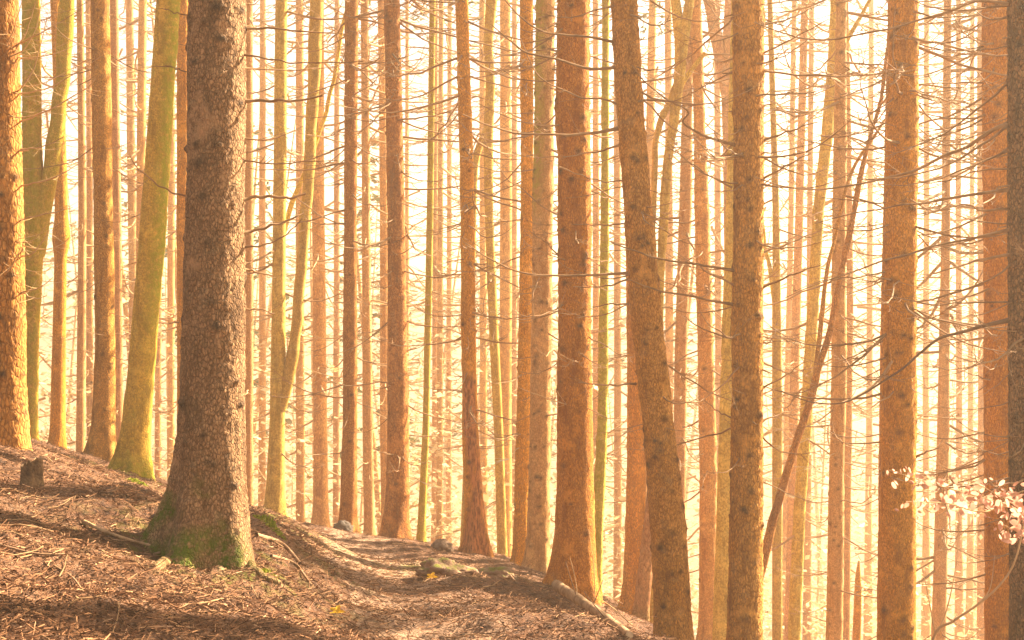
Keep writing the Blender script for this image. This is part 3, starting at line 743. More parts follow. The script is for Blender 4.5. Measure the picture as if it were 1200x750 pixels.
tree('GG', 'spruce_tree', 'rose', 24, [(817, 60, 13), (820, 150, 14), (823, 250, 17), (827, 400, 18), (830, 550, 20), (829, 750, 21)], 'rosy orange trunk left of the large grey-brown spruce and its olive neighbour', nbr=80, blen=(.7, 2.0), knots=34)
tree('HH', 'spruce_tree', 'rose', 34, [(855, 0, 11), (851, 90, 12), (853, 180, 12), (854, 300, 11), (855, 500, 11)], 'salmon tree with a high Y fork beside the large grey-brown spruce', limbs=[[(830, -5, 13), (840, 50, 13), (848, 95, 12), (852, 130, 10)]], nbr=20, single=False, crown=False)
tree('h', 'beech_tree', 'olive', 21, [(859, 200, 14), (856, 350, 16), (852, 500, 18), (849, 625, 19), (845, 750, 21)], 'olive-yellow stem hugging the lower left side of the large grey-brown spruce')
tree('II', 'spruce_tree', 'brown', 13.5, [(877, 0, 37), (878, 250, 36), (876, 500, 38), (872, 750, 43)], 'large upright grey-brown spruce with many side branches, hugged by an olive stem', nbr=64, blen=(.5, 1.5), knots=80, zlow=2.2)
# ---- right
tree('JJ', 'beech_tree', 'olive', 26, [(905, 100, 7), (909, 250, 8), (910, 375, 11), (911, 500, 12), (911, 750, 12)], 'slim olive beech with a thin side stem just right of the large grey-brown spruce', limbs=[[(892, 250, 4), (899, 300, 5), (907, 350, 6), (911, 400, 6)]], nbr=20, blen=(.5, 1.4), single=False)
tree('KK', 'spruce_tree', 'rose', 36, [(943, 0, 9), (937, 250, 10), (931, 450, 11), (925, 750, 12)], 'hazy leaning trunk behind, between the slim olive beech and the long-leaning beech', nbr=44, single=False, blen=(.8, 2.0))
tree('LL', 'beech_tree', 'olive', 24, [(981, 0, 15), (976, 83, 14), (968, 167, 14), (958, 250, 13), (954, 333, 13), (949, 417, 13), (944, 500, 14), (937, 600, 14), (931, 750, 15)], 'smooth olive beech with a long gentle lean, crossed by a brown dead stem', limbs=[[(1022, -5, 4), (1005, 25, 5), (988, 60, 6), (976, 95, 6)]], nbr=24, blen=(.6, 1.8), single=False)
tree('MM', 'spruce_tree', 'pale', 22, [(986, 0, 12), (985, 150, 15), (984, 250, 16), (983, 450, 18), (980, 550, 18), (977, 750, 20)], 'pale speckled trunk directly behind the long-leaning beech', nbr=80, blen=(.7, 2.0), knots=90)
tree('NN', 'spruce_tree', 'rose', 33, [(993, 100, 7), (996, 350, 8), (994, 550, 9), (991, 750, 10)], 'thin hazy trunk touching the right side of the pale speckled trunk', nbr=44, single=False, blen=(.8, 2.0))
tree('OO', 'dead_tree', 'brown', 19.5, [(1044, 30, 3.4), (1033, 120, 5.0), (1020, 160, 5.0), (1010, 200, 5.9), (1001, 250, 6.8), (990, 300, 6.8), (980, 350, 7.7), (970, 400, 7.7), (959, 430, 8.5), (948, 475, 9.3), (935, 510, 9.3), (920, 560, 10.3), (905, 610, 10.3), (893, 660, 11.1), (880, 710, 11.9)],
     'brown dead stem leaning strongly right across the smooth olive beech', limbs=[[(1037, 140, 3), (1002, 195, 4), (985, 250, 4), (968, 330, 5), (955, 440, 6)]], extend_top=False, flare=.1)
tree('PP', 'spruce_tree', 'orange', 15, [(1058, 0, 34), (1056, 250, 37), (1054, 500, 40), (1052, 750, 43)], 'big bright orange spruce standing amid dense bare twigs', nbr=95, blen=(.6, 1.9), knots=90, zlow=3.0)
tree('p', 'spruce_tree', 'brown', 20, [(1040, 300, 14), (1038, 500, 15), (1037, 750, 17)], 'dim trunk showing only a sliver behind the left side of the big bright orange spruce', top_h=12, crown=False, nbr=24, single=False)
tree('QQ', 'spruce_tree', 'pale', 27, [(1111, 0, 9), (1109, 250, 10), (1105, 500, 14), (1100, 750, 17)], 'slender pale orange trunk standing alone right of the big bright orange spruce', nbr=70, blen=(.8, 2.2), single=False, knots=24)
tree('RR', 'spruce_tree', 'orange', 16.5, [(1168, 0, 36), (1171, 250, 36), (1174, 500, 38), (1175, 750, 38)], 'orange spruce half covered by the dark rough spruce at the right edge', nbr=90, blen=(.6, 1.9), knots=34, bias=3.2)
tree('SS', 'spruce_tree', 'dark', 11, [(1207, 0, 50), (1208, 250, 52), (1210, 500, 55), (1212, 750, 58)], 'dark brown rough spruce cut by the right picture edge, with long grey branches', nbr=50, blen=(.5, 1.5), knots=30, bias=3.2, moss='right', twigy=.8)
root_, base_, line_ = TREES['J']
for k, pp in enumerate([[(225, 632), (198, 615), (172, 604), (150, 606)], [(232, 655), (205, 655), (178, 665), (160, 672)], [(285, 668), (306, 678), (330, 690), (345, 702)], [(255, 672), (262, 690), (258, 704)]]):
    w = []
    for m_, (a_, b_) in enumerate(pp):
        dd_ = G(a_, b_) if m_ else base_[1] - .12; q_ = P(a_, b_, dd_); w.append([q_[0], dd_, zt(q_[0], dd_) + (.0, -.025, -.03, -.06)[m_]])
    q_ = smooth_path(w, 40); v_, f_ = tube(q_, np.linspace(.05, .016, 40), 14); v_ += .012 * np.stack([vnoise(v_ * 16, 1), vnoise(v_ * 16, 2), vnoise(v_ * 16, 3)], 1); z_ = np.zeros(len(v_))
    link('root', mesh_from('root', v_ - base_, f_, {'moss': z_ + (.5, .3, .6, .2)[k] * np.repeat(np.linspace(1, 0, 40), 14), 'knot': z_, 'wound': z_}, mats=[M['grey']]), root_)
sn = tree('sn', 'snag', 'orange', 27, [(1006, 657, 2), (1005, 675, 7), (1005, 700, 9), (1003, 760, 10)], 'short broken orange snag with a pointed tip in the bright gap', extend_top=False, cat='snag', flare=0)
# ---- faint trunks
FL, FG = 'faint slim trunk fading into the bright haze behind the nearer trees', 'faint trunks in the haze'
for k, (x0, x1, w0, w1, d) in enumerate([(104, 106, 7, 9, 47), (152, 158, 9, 11, 48), (167, 163, 10, 12, 40), (201, 200, 8, 9, 50), (187, 185, 6, 8, 56), (308, 307, 7, 9, 50), (351, 352, 9, 11, 46), (395, 394, 6, 8, 52),
        (477, 477, 4, 6, 58), (517, 515, 6, 8, 46), (511, 509, 5, 7, 54), (527, 526, 5, 7, 60), (565, 567, 7, 9, 46), (603, 602, 6, 8, 55), (698, 699, 7, 9, 48), (723, 724, 8, 9, 46), (783, 785, 8, 10, 45), (840, 843, 7, 9, 52),
        (931, 921, 6, 8, 50), (951, 947, 6, 8, 47), (1021, 1018, 6, 8, 58), (1086, 1085, 6, 8, 52), (1123, 1124, 6, 8, 50), (1140, 1137, 5, 7, 56), (1149, 1151, 8, 10, 42), (12, 14, 7, 9, 46), (244, 244, 8, 10, 48), (668, 668, 7, 9, 52)]):
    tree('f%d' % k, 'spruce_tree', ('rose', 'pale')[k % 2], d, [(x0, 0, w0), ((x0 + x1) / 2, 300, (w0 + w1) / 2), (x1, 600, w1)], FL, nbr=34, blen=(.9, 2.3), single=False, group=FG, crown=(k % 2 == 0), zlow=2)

# ---- spruces standing just right of the view: the dappled shade on the bank is theirs
for k, (x, y, h) in enumerate([(10.5, 15.2, 16), (14.5, 20.5, 20), (18, 20.5, 21), (20.5, 27, 23), (25.5, 26, 22)]):
    r = np.random.default_rng(700 + k); zg = zt(x, y); t = np.linspace(0, 1, 24); zz = -.4 + (h + .4) * t
    rt = thing('spruce_tree', 'spruce with a bare lower trunk standing outside the view, beyond the right picture edge', 'tree', (x, y, zg), 'spruces beyond the right edge')
    tv_, tf_ = tube(np.stack([.15 * np.sin(t * 3 + k), .1 * np.cos(t * 2 + k), zz], 1), .19 * (1 - .93 * t) + .06 * np.exp(-zz.clip(0) * 3), 20); z_ = np.zeros(len(tv_))
    link('trunk', mesh_from('trunk', tv_, tf_, {'moss': z_, 'knot': z_, 'wound': z_}, mats=[M['brown']]), rt)
    for q in range(3):
        o = bpy.data.objects.new('crown', CROWN[(k + q) % 4]); COL.objects.link(o); o.parent = rt
        hc = h * (.62 - .06 * q); o.location = (0, 0, h - hc); o.scale = (hc / 9, hc / 9, hc / 10); o.rotation_euler = (0, 0, k * 1.3 + q)

# ---- far wood, one hazy mass
parts = []
r = np.random.default_rng(55)
tv, tf = [], []
for k in range(76):
    d = r.uniform(56, 125); px = r.uniform(-150, 1350); px = px + 60 if 985 < px < 1040 else px; x = (px - CX) / F * d; zb = zt(x, d) - .5; h = r.uniform(20, 27)
    n_ = 8; t = np.linspace(0, 1, n_); lean = r.normal(0, 1.5)
    path = np.stack([x + lean * t, np.full(n_, d), zb + h * t], 1)
    tv.append(tube(path, r.uniform(.07, .24) * (1 - .9 * t) + .01, 7))
far_t = join(tv)
cv = []
for k in range(0, len(tv), 2):
    me = CROWN[k % 4]; q = np.empty(len(me.vertices) * 3, dtype=np.float32); me.vertices.foreach_get('co', q); q = q.reshape(-1, 3)
    pts_ = tv[k][0]; topz = pts_[:, 2].max(); h = r.uniform(11, 15); a = r.uniform(0, 6.28); sc = h / 10
    rot = np.array([[math.cos(a), -math.sin(a), 0], [math.sin(a), math.cos(a), 0], [0, 0, 1]])
    cv.append((q @ rot.T * [sc * .9, sc * .9, sc] + [pts_[:, 0].mean(), pts_[:, 1].mean(), topz - h], np.arange(len(q)).reshape(-1, 4)))
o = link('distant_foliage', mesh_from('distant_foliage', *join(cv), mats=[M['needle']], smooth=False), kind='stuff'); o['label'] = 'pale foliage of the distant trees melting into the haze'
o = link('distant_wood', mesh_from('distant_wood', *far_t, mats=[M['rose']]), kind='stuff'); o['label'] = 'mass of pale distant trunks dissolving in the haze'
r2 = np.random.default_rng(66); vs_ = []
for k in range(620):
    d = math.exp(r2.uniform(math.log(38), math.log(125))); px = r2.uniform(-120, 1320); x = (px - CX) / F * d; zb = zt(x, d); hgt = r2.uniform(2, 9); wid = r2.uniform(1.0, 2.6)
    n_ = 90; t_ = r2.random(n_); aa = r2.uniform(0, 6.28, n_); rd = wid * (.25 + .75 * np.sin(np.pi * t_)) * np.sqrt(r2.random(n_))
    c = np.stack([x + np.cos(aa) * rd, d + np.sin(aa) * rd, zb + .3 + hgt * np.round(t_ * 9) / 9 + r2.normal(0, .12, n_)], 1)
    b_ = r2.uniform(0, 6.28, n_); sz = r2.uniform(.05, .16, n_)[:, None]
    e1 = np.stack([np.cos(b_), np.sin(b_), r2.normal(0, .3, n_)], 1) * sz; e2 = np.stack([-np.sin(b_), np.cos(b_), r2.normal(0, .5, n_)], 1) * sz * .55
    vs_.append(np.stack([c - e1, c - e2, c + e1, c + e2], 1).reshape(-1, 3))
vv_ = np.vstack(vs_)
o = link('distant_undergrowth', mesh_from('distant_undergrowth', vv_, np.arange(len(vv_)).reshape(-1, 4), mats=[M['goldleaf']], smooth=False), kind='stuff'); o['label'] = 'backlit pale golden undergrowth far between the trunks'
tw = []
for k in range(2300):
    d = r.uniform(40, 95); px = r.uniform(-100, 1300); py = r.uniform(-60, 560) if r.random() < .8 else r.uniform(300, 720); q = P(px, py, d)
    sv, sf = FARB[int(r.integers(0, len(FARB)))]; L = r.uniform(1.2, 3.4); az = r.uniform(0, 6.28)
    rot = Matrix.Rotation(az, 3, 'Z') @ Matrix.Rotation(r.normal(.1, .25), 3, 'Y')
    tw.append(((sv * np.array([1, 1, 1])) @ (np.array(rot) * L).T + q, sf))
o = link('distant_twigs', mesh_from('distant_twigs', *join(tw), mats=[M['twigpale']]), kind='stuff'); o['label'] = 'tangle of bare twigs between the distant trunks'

# ------------------------------------------------------------------ things on the forest floor
def lump(seed, sx, sy, sz, amp=.25, sub=4, freq=2.0):
    import bmesh
    bm = bmesh.new(); bmesh.ops.create_icosphere(bm, subdivisions=sub, radius=1)
    bm.verts.ensure_lookup_table()
    v = np.array([x.co[:] for x in bm.verts]); f = np.array([[w.index for w in q.verts] for q in bm.faces]); bm.free()
    v = v * (1 + amp * fbm(v * freq + seed * 9.7, 3, seed) + .10 * fbm(v * 9 + seed, 3, seed + 1))[:, None] * np.array([sx, sy, sz])
    return v, f
def rock(name, px, py, d, size, mat, label, cat, seed, sink=.25, amp=.25):
    d = G(px, py + 2) if d is None else d
    q = P(px, py, d); z = zt(q[0], d)
    v, f = lump(seed, *size, amp=amp)
    o = link(name, mesh_from(name, v, f, mats=[M[mat]]), loc=(q[0], d, z + size[2] * (1 - 2 * sink)))
    return tag(o, label, cat)
rock('stone', 402, 628, 24.4, (.17, .16, .14), 'darkstone', 'dark round stone at the foot of the orange-brown spruce on the crest', 'stone', 3)
rock('stone', 517, 640, 20.5, (.17, .14, .13), 'stone', 'small rounded stone on the path crest, left of the torn-bark spruce', 'stone', 5)
rock('stone', 191, 599, 9.75, (.085, .05, .032), 'stone', 'flat small stone lying against the left root of the massive spruce', 'stone', 8)
rock('mossy_rock', 522, 672, None, (.24, .24, .10), 'mossmound', 'low mossy hump beside the path in front of the torn-bark spruce', 'rock', 11, sink=.36, amp=.4)
rock('mossy_rock', 580, 676, None, (.20, .18, .085), 'mossmound', 'small mossy mound at path edge, right below the torn-bark spruce', 'rock', 12, sink=.36, amp=.4)

# stump: bark, cut face, splinter
q = P(38, 572, G(38, 572)); zb = zt(q[0], q[1])
st = thing('tree_stump', 'small mossy cut stump on the left bank', 'stump', (q[0], q[1], zb))
n_ = 40; a = np.arange(n_) / n_ * 2 * np.pi; hs = np.linspace(-.12, .17, 16)
vv = []
for k, h in enumerate(hs):
    rad = .068 * (1 + .7 * np.exp(-(h + .1) / .07)) * (1 + .09 * np.cos(5 * a + 1) + .05 * np.cos(9 * a)) + .004 * vnoise(np.stack([np.cos(a) * 5, np.sin(a) * 5, 0 * a + h * 30], 1), 4)
    vv.append(np.stack([np.cos(a) * rad, np.sin(a) * rad, np.full(n_, h) + (.03 * np.cos(a) + .035 * np.abs(vnoise(np.stack([np.cos(a) * 6, np.sin(a) * 6, 0 * a], 1), 9))) * (k == len(hs) - 1)], 1))
V = np.vstack(vv); i = np.arange(len(hs) - 1)[:, None] * n_; j = np.arange(n_)[None, :]; j2 = (j + 1) % n_
fq = np.stack([i + j, i + j2, i + n_ + j2, i + n_ + j], -1).reshape(-1, 4)
link('bark', mesh_from('bark', V, fq, mats=[M['mossstump']]), st)
top = vv[-1] * np.array([.97, .97, 1]) + np.array([0, 0, .002])
V = np.vstack([top, top.mean(0) + [0, 0, -.004]]); f = np.stack([np.arange(n_), (np.arange(n_) + 1) % n_, np.full(n_, n_)], 1)
link('cut_face', mesh_from('cut_face', V, f, mats=[M['logbark']], smooth=False), st)

# cut log by the stout spruce
p0 = P(652, 700, G(652, 702)); p1 = P(738, 748, G(738, 752))
p0[2] = zt(p0[0], p0[1]) + .11; p1[2] = zt(p1[0], p1[1]) + .035
lg = thing('cut_log', 'slim cut log with a pale sawn end lying below the stout bulging spruce', 'log', p0)
pa = smooth_path([p0, (p0 * .5 + p1 * .5) + [0, 0, .01], p1], 120)
lv, lf = tube(pa, np.linspace(.046, .026, 120), 20); lv += .005 * np.stack([vnoise(lv * 7, 1), vnoise(lv * 7, 2), vnoise(lv * 7, 3)], 1)
link('bark', mesh_from('bark', lv - p0, lf, mats=[M['logbark']]), lg)
ring = lv[:20]; c = ring.mean(0); V = np.vstack([ring, c + (p0 - p1) / np.linalg.norm(p0 - p1) * .004]) + (p0 - p1) / np.linalg.norm(p0 - p1) * .003
f = np.stack([np.arange(20), (np.arange(20) + 1) % 20, np.full(20, 20)], 1)
link('sawn_end', mesh_from('sawn_end', V - p0, f, mats=[M['cut']], smooth=False), lg)
ring = lv[-20:]; V = np.vstack([ring, ring.mean(0)]); link('sawn_end', mesh_from('sawn_end', V - p0, f, mats=[M['cut']], smooth=False), lg)
for s, l, aa in ((.35, .3, 1.9), (.55, .22, 1.2), (.75, .25, 2.3)):
    b0 = p0 * (1 - s) + p1 * s; u = np.linspace(0, 1, 7)
    tv_, tf_ = tube(b0 + l * np.stack([np.cos(aa) * u, -.3 * u, np.sin(aa) * u + .1 * u * u], 1), .006 * (1 - .6 * u), 5)
    link('stub', mesh_from('stub', tv_ - p0, tf_, mats=[M['stick']]), lg)

def stick(pts, w0, w1, label, mat='stick', twigs=2, lift=.012, name='fallen_stick', cat='stick'):
    """pts: (px, py, d) guesses; each point is dropped on the ground"""
    w = []
    for k, (px, py, d) in enumerate(pts):
        d = G(px, py); q = P(px, py, d); w.append([q[0], q[1], zt(q[0], q[1]) + lift])
    w = np.array(w); q = smooth_path(w, 10 * len(w)); rad = np.linspace(w0, w1, len(q))
    rr = np.random.default_rng(int(pts[0][0] * 7 + pts[0][1])); parts = [tube(q, rad, 7)]
    for k in range(twigs):
        s = rr.uniform(.3, .9); b0 = q[int(s * (len(q) - 1))]; aa = rr.uniform(0, 6.28); l = rr.uniform(.08, .25); u = np.linspace(0, 1, 5)
        parts.append(tube(b0 + l * np.stack([np.cos(aa) * u, np.sin(aa) * u, .35 * u - .2 * u * u], 1), w1 * .7 * (1 - .5 * u), 4))
    v, f = join(parts); b = w[0]
    return tag(link(name, mesh_from(name, v - b, f, mats=[M[mat]]), loc=b), label, cat)
stick([(98, 620, 8.9), (125, 631, 8.7), (155, 640, 8.55), (185, 648, 8.4)], .013, .007, 'thick brown fallen branch left of the massive spruce on the bank', 'logbark', 3, .018)
stick([(0, 643, 7.9), (40, 655, 7.7), (78, 652, 7.75)], .008, .005, 'long bent pale stick at the left edge of the bank', 'stick', 1)
stick([(62, 668, 7.5), (85, 680, 7.3), (98, 700, 7.0)], .006, .004, 'thin curved pale stick in the foreground on the left', 'stick', 0)
stick([(180, 655, 8.25), (215, 648, 8.6), (245, 640, 8.9), (248, 628, 9.05)], .008, .004, 'forked grey stick leaning at the mossy foot of the massive spruce', 'stick', 2, .03)
stick([(300, 632, 11.5), (330, 640, 11.4), (352, 665, 10.9)], .02, .012, 'half-buried pale root running down the bank right of the massive spruce', 'stick', 0, .008, 'surface_root', 'root')
stick([(318, 655, 10.2), (345, 662, 10.4), (365, 690, 9.9)], .013, .007, 'thin lower root on the bank right of the massive spruce', 'stick', 0, .008, 'surface_root', 'root')
stick([(575, 660, 18), (590, 668, 17), (605, 685, 15.5)], .012, .006, 'pale mossy stick sloping down from the torn-bark spruce', 'stick', 1, .02)
stick([(655, 676, 14.2), (685, 672, 14.0), (715, 690, 13.6), (730, 720, 13.2)], .006, .003, 'thin arched pale twig over the cut log', 'twigpale', 3, .10, 'fallen_twig', 'twig')
stick([(690, 700, 13.4), (715, 716, 13.1), (742, 742, 12.7)], .007, .004, 'straight pale twig lying along the cut log', 'twigpale', 3, .05, 'fallen_twig', 'twig')
# upright pale shoots around the log
for k, (a, b, lab) in enumerate([((668, 653), (676, 690), 'tall pale dead shoot standing behind the cut log'), ((690, 620), (696, 640), 'short pale broken shoot before the stout bulging spruce')]):
    d = 14.2; p1_ = P(b[0], b[1], d); p1_[2] = min(p1_[2], 9); p0_ = P(a[0], a[1], d); gr = zt(p1_[0], d)
    q = smooth_path([[p1_[0], d, gr - .03], [(p0_[0] + p1_[0]) / 2 + .03, d, (p0_[2] + gr) / 2], p0_], 14)
    tv_, tf_ = tube(q, np.linspace(.006, .0025, 14), 5); b_ = q[0]
    tag(link('dead_shoot', mesh_from('dead_shoot', tv_ - b_, tf_, mats=[M['twigpale']]), loc=b_), lab, 'twig')
rs = np.random.default_rng(91)
tw = []
for k in range(240):
    d = math.exp(rs.uniform(math.log(5), math.log(22))); px = rs.uniform(-60, 740); q = P(px, 0, d); L = rs.uniform(.12, .5); aa = rs.uniform(0, 6.28)
    u = np.linspace(-.5, .5, 6); xx = q[0] + np.cos(aa + rs.normal(0, .4) * u) * u * L; yy = d + np.sin(aa) * u * L
    tw.append(tube(np.stack([xx, yy, terr(xx, yy) + .010 + .015 * rs.random(6)], 1), np.linspace(.005, .002, 6) * rs.uniform(.5, 1.4), 5))
o = link('twig_litter', mesh_from('twig_litter', *join(tw), mats=[M['twig']]), kind='stuff'); o['label'] = 'small fallen twigs strewn over the forest floor'

# moss tufts: one clump below the leaning mossy tree, yellow-green ones by the bank
def clump(px, py, d, size, n, label, seed):
    d = G(px, py)
    q = P(px, py, d); z = zt(q[0], d); r = np.random.default_rng(seed); vs = []
    for k in range(n):
        a = r.uniform(0, 6.28); s = size * math.sqrt(r.random()); c = np.array([math.cos(a) * s, math.sin(a) * s * .7, 0]); c[2] = zt(q[0] + c[0], d + c[1]) - z
        b = r.uniform(0, 6.28); e = np.array([math.cos(b), math.sin(b), 0]) * size * .045; h = size * r.uniform(.12, .4) * (1.2 - s / size)
        tip = c + np.array([r.normal(0, .3) * h, r.normal(0, .3) * h, h]); vs.append([c - e, c + e, tip + e * .6, tip - e * .6])
    v = np.array(vs).reshape(-1, 3); f = np.arange(len(v)).reshape(-1, 4)
    return tag(link('moss_clump', mesh_from('moss_clump', v, f, mats=[M['mossclump']], smooth=False), loc=(q[0], d, z)), label, 'moss')
clump(160, 567, 15.6, .12, 700, 'bright green moss tuft at the foot of the leaning mossy tree', 1)
clump(316, 616, 12.9, .13, 800, 'yellow-green moss tuft on the bank right of the massive spruce', 2)
clump(313, 672, 9.1, .07, 600, 'small green moss tuft at the right foot of the massive spruce', 3)

# yellow leaves
def fallen_leaf(px, py, d, size, label):
    d = G(px, py)
    q = P(px, py, d); z = zt(q[0], d)
    t = np.linspace(0, 2 * np.pi, 41)[:-1]; rr = size * (.55 + .28 * np.cos(5 * t) + .17 * np.abs(np.cos(t / 2)))
    v = np.stack([np.cos(t) * rr, np.sin(t) * rr * .6, .02 + .5 * size * np.abs(np.sin(t)) * .7 + 0 * t], 1); v = np.vstack([v, [0, 0, .015]])
    v[:, 2] += (v[:, 1] * .6)
    f = np.stack([np.arange(40), (np.arange(40) + 1) % 40, np.full(40, 40)], 1)
    blade = (v, f); st_ = tube(np.array([[-size * .9, 0, .01], [-size * .3, 0, .02], [0, 0, .017]]), np.array([.0015, .0015, .001]), 4)
    st_tri = np.concatenate([st_[1][:, [0, 1, 2]], st_[1][:, [0, 2, 3]]])
    vv, ff = join([blade, (st_[0], st_tri)])
    return tag(link('fallen_leaf', mesh_from('fallen_leaf', vv, ff, mats=[M['yellowleaf']]), loc=(q[0], d, z + .01)), label, 'leaf')
fallen_leaf(394, 726, 8.05, .06, 'orange-yellow fallen leaf on the near edge of the path')
fallen_leaf(506, 681, 11.6, .06, 'yellow fallen leaf on the path below the mossy hump')

# ------------------------------------------------------------------ young beech with pinkish leaves on the right, and bare sapling
d0 = 8.0
b = P(1262, 820, d0); b[2] = zt(b[0], d0)
yb = thing('young_beech', 'young beech branch with pinkish brown leaves hanging in from the right edge', 'tree', b)
q = smooth_path([b - [0, 0, .2], P(1258, 700, d0), P(1250, 560, d0), P(1262, 300, d0), P(1250, 100, d0)], 40)
tv_, tf_ = tube(q, np.linspace(.03, .012, 40), 10); link('trunk', mesh_from('trunk', tv_ - b, tf_, {}, mats=[M['stick']]), yb)
paths = [[(1253, 600), (1215, 605), (1180, 592), (1140, 580), (1095, 568), (1042, 551)], [(1251, 620), (1220, 615), (1195, 600), (1160, 575), (1128, 560)], [(1254, 650), (1225, 640), (1205, 632), (1190, 622), (1170, 612)], [(1251, 560), (1225, 565), (1200, 575), (1170, 585)], [(1180, 592), (1150, 600), (1110, 590), (1062, 588)]]
leaf_sites = []
for k, pp in enumerate(paths):
    n_ = len(pp); c3 = np.array([P(a, b_, d0 - .15 * k * (i_ / n_)) for i_, (a, b_) in enumerate(pp)]); q = smooth_path(c3, 30)
    tv_, tf_ = tube(q, np.linspace(.006, .0018, 30), 5); link('branch', mesh_from('branch', tv_ - b, tf_, mats=[M['twigpale']]), yb)
    leaf_sites.append(q)
r = np.random.default_rng(12); lv = []; lf = []
def add_leaf(c, size, yaw, pitch, roll):
    t = np.linspace(-1, 1, 7); w = np.sqrt(np.clip(1 - t ** 2, 0, 1)) * .5 * (1 - .15 * t)
    top = np.stack([t, w, .12 * w + .1 * t * t], 1); bot = np.stack([t, -w, .12 * w + .1 * t * t], 1); mid = np.stack([t, 0 * t, .1 * t * t], 1)
    v = np.vstack([top, mid, bot]) * size; mm = np.array(Matrix.Rotation(yaw, 3, 'Z') @ Matrix.Rotation(pitch, 3, 'Y') @ Matrix.Rotation(roll, 3, 'X'))
    o_ = sum(len(x) for x in lv); lv.append(v @ mm.T + c)
    for i_ in range(6):
        lf.append([o_ + i_, o_ + i_ + 1, o_ + 7 + i_ + 1, o_ + 7 + i_]); lf.append([o_ + 7 + i_, o_ + 7 + i_ + 1, o_ + 14 + i_ + 1, o_ + 14 + i_])
for qi, q in enumerate(leaf_sites):
    for k in range((80, 46, 40, 32, 50)[qi]):
        s = r.uniform(.08, 1) ** .75; c = q[int(s * 29)] + r.normal(0, .035, 3)
        add_leaf(c, (.036 - .017 * s) * r.uniform(.7, 1.3), r.uniform(0, 6.28), r.normal(.5, .4), r.normal(.9, .6))
for k in range(36):
    c = P(r.uniform(1165, 1235), r.uniform(578, 640), d0 - r.uniform(0, .35)); add_leaf(c, .031 * r.uniform(.7, 1.3), r.uniform(0, 6.28), r.normal(.4, .4), r.normal(1.0, .5))
V = np.vstack(lv); link('foliage', mesh_from('foliage', V - b, np.array(lf), mats=[M['beechleaf']]), yb)

ds = 9.0; b = P(1094, 760, ds); g_ = zt(b[0], ds)
sp = thing('bare_sapling', 'thin bare sapling arching right in front of the right-edge spruces', 'sapling', (b[0], ds, g_))
b = np.array([b[0], ds, g_])
q = smooth_path([[b[0] - .03, ds, g_ - .05], P(1094, 748, ds), P(1117, 728, ds), P(1145, 709, ds), P(1172, 685, ds), P(1190, 655, ds), P(1202, 600, ds), P(1212, 545, ds)], 60)
tv_, tf_ = tube(q, np.linspace(.011, .004, 60), 7); link('stem', mesh_from('stem', tv_ - b, tf_, mats=[M['twigpale']]), sp)
for pp in ([(1096, 742), (1088, 700), (1080, 660)], [(1100, 742), (1112, 705), (1122, 650), (1124, 590)], [(1145, 709), (1160, 690), (1166, 650)]):
    q = smooth_path([P(a, c, ds) for a, c in pp], 16); tv_, tf_ = tube(q, np.linspace(.005, .002, 16), 5)
    link('twig', mesh_from('twig', tv_ - b, tf_, mats=[M['twigpale']]), sp)

# living spruce sprays catching the light on a few trees
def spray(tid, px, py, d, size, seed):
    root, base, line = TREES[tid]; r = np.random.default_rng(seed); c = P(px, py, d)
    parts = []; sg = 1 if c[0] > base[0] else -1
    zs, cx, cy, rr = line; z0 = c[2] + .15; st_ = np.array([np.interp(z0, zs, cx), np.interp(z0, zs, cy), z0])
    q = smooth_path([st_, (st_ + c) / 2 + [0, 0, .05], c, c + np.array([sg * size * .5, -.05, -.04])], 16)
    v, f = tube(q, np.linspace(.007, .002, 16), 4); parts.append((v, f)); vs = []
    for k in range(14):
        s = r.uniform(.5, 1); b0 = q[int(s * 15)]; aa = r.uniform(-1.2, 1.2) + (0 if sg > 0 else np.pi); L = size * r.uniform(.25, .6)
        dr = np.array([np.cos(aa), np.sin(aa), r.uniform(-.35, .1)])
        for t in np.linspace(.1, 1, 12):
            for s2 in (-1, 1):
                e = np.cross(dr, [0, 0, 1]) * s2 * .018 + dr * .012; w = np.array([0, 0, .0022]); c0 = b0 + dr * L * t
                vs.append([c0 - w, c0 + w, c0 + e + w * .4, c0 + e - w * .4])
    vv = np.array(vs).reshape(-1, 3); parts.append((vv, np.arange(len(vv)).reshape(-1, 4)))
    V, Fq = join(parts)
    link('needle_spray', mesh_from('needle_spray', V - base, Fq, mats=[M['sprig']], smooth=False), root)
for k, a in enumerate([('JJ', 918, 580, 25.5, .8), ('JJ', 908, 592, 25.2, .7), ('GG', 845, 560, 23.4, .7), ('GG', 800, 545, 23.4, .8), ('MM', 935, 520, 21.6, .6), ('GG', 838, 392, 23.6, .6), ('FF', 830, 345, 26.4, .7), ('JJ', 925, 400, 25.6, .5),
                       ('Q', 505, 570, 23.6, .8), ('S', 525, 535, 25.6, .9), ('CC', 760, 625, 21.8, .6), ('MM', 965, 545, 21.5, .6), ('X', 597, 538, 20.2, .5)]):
    spray(*a, seed=k + 3)

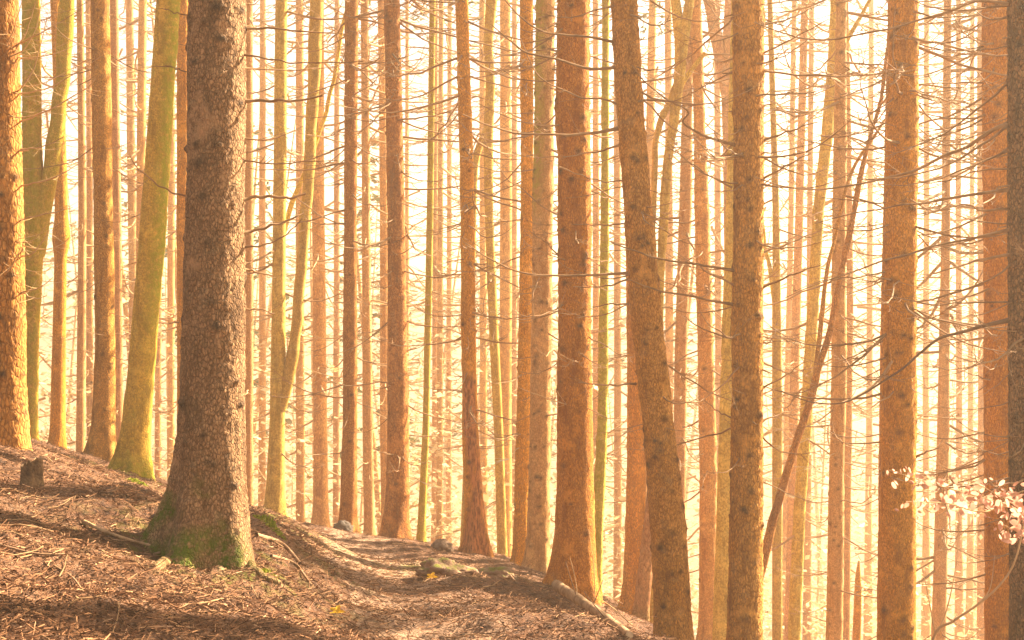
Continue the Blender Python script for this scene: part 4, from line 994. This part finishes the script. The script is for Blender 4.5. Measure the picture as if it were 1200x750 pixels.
# ------------------------------------------------------------------ haze, sky, sun, camera
HZ = 0.0024
hx0, hx1, hy0, hy1, hz0, hz1 = -141, 172, -41, 242, float(pv[:, 2].min()) - 1, 31.0
v = np.array([[x, y, z] for z in (hz0, hz1) for y in (hy0, hy1) for x in (hx0, hx1)], float)
f = np.array([[0, 2, 3, 1], [4, 5, 7, 6], [0, 1, 5, 4], [2, 6, 7, 3], [0, 4, 6, 2], [1, 3, 7, 5]])
hm = bpy.data.materials.new('haze_air'); hm.use_nodes = True; nt = hm.node_tree; nt.nodes.clear()
out = nt.nodes.new('ShaderNodeOutputMaterial'); pvn = nt.nodes.new('ShaderNodeVolumePrincipled')
pvn.inputs['Color'].default_value = (1.0, .83, .62, 1); pvn.inputs['Density'].default_value = HZ; pvn.inputs['Anisotropy'].default_value = .42
nt.links.new(pvn.outputs[0], out.inputs['Volume'])
hz = link('haze', mesh_from('haze', v, f, mats=[hm], smooth=False), kind='stuff')

SUN_EL, SUN_AZ = 33, 55      # azimuth clockwise from the viewing direction (+Y)
wd = bpy.data.worlds.new('World'); scene.world = wd; wd.use_nodes = True; nt = wd.node_tree; nt.nodes.clear()
sky = nt.nodes.new('ShaderNodeTexSky'); sky.sky_type = 'NISHITA'; sky.sun_disc = False
sky.sun_elevation = R(SUN_EL); sky.sun_rotation = R(SUN_AZ); sky.dust_density = 3.0; sky.air_density = 1.0; sky.ozone_density = .3
bg = nt.nodes.new('ShaderNodeBackground'); bg.inputs['Strength'].default_value = .05
wo = nt.nodes.new('ShaderNodeOutputWorld'); nt.links.new(sky.outputs[0], bg.inputs[0]); nt.links.new(bg.outputs[0], wo.inputs[0])
sd = bpy.data.lights.new('Sun', 'SUN'); sd.energy = 5; sd.angle = R(.45); sd.color = (1, .90, .78)
so = bpy.data.objects.new('Sun', sd); COL.objects.link(so)
dirv = Vector((math.sin(R(SUN_AZ)) * math.cos(R(SUN_EL)), math.cos(R(SUN_AZ)) * math.cos(R(SUN_EL)), math.sin(R(SUN_EL))))
so.rotation_euler = dirv.to_track_quat('Z', 'Y').to_euler(); so.location = dirv * 60

cam = bpy.data.cameras.new('Camera'); cam.lens = 36 * F / 1200; cam.sensor_width = 36; cam.sensor_fit = 'HORIZONTAL'
cam.shift_y = 25 / 1200; cam.clip_start = .1; cam.clip_end = 2000
co = bpy.data.objects.new('Camera', cam); COL.objects.link(co); co.location = (0, 0, EYE); co.rotation_euler = (R(90), 0, 0)
scene.camera = co

vs = scene.view_settings; vs.view_transform = 'Standard'; vs.look = 'None'; vs.gamma = 1.0; vs.use_curve_mapping = False; vs.exposure = 2.6
vs.use_white_balance = True; vs.white_balance_temperature = 7900; vs.white_balance_tint = 12
cy = scene.cycles
cy.use_denoising = True
cy.max_bounces = 8; cy.diffuse_bounces = 4; cy.volume_bounces = 2; cy.transmission_bounces = 2; cy.glossy_bounces = 2
cy.sample_clamp_indirect = 6; cy.use_adaptive_sampling = False; cy.caustics_reflective = False; cy.caustics_refractive = False
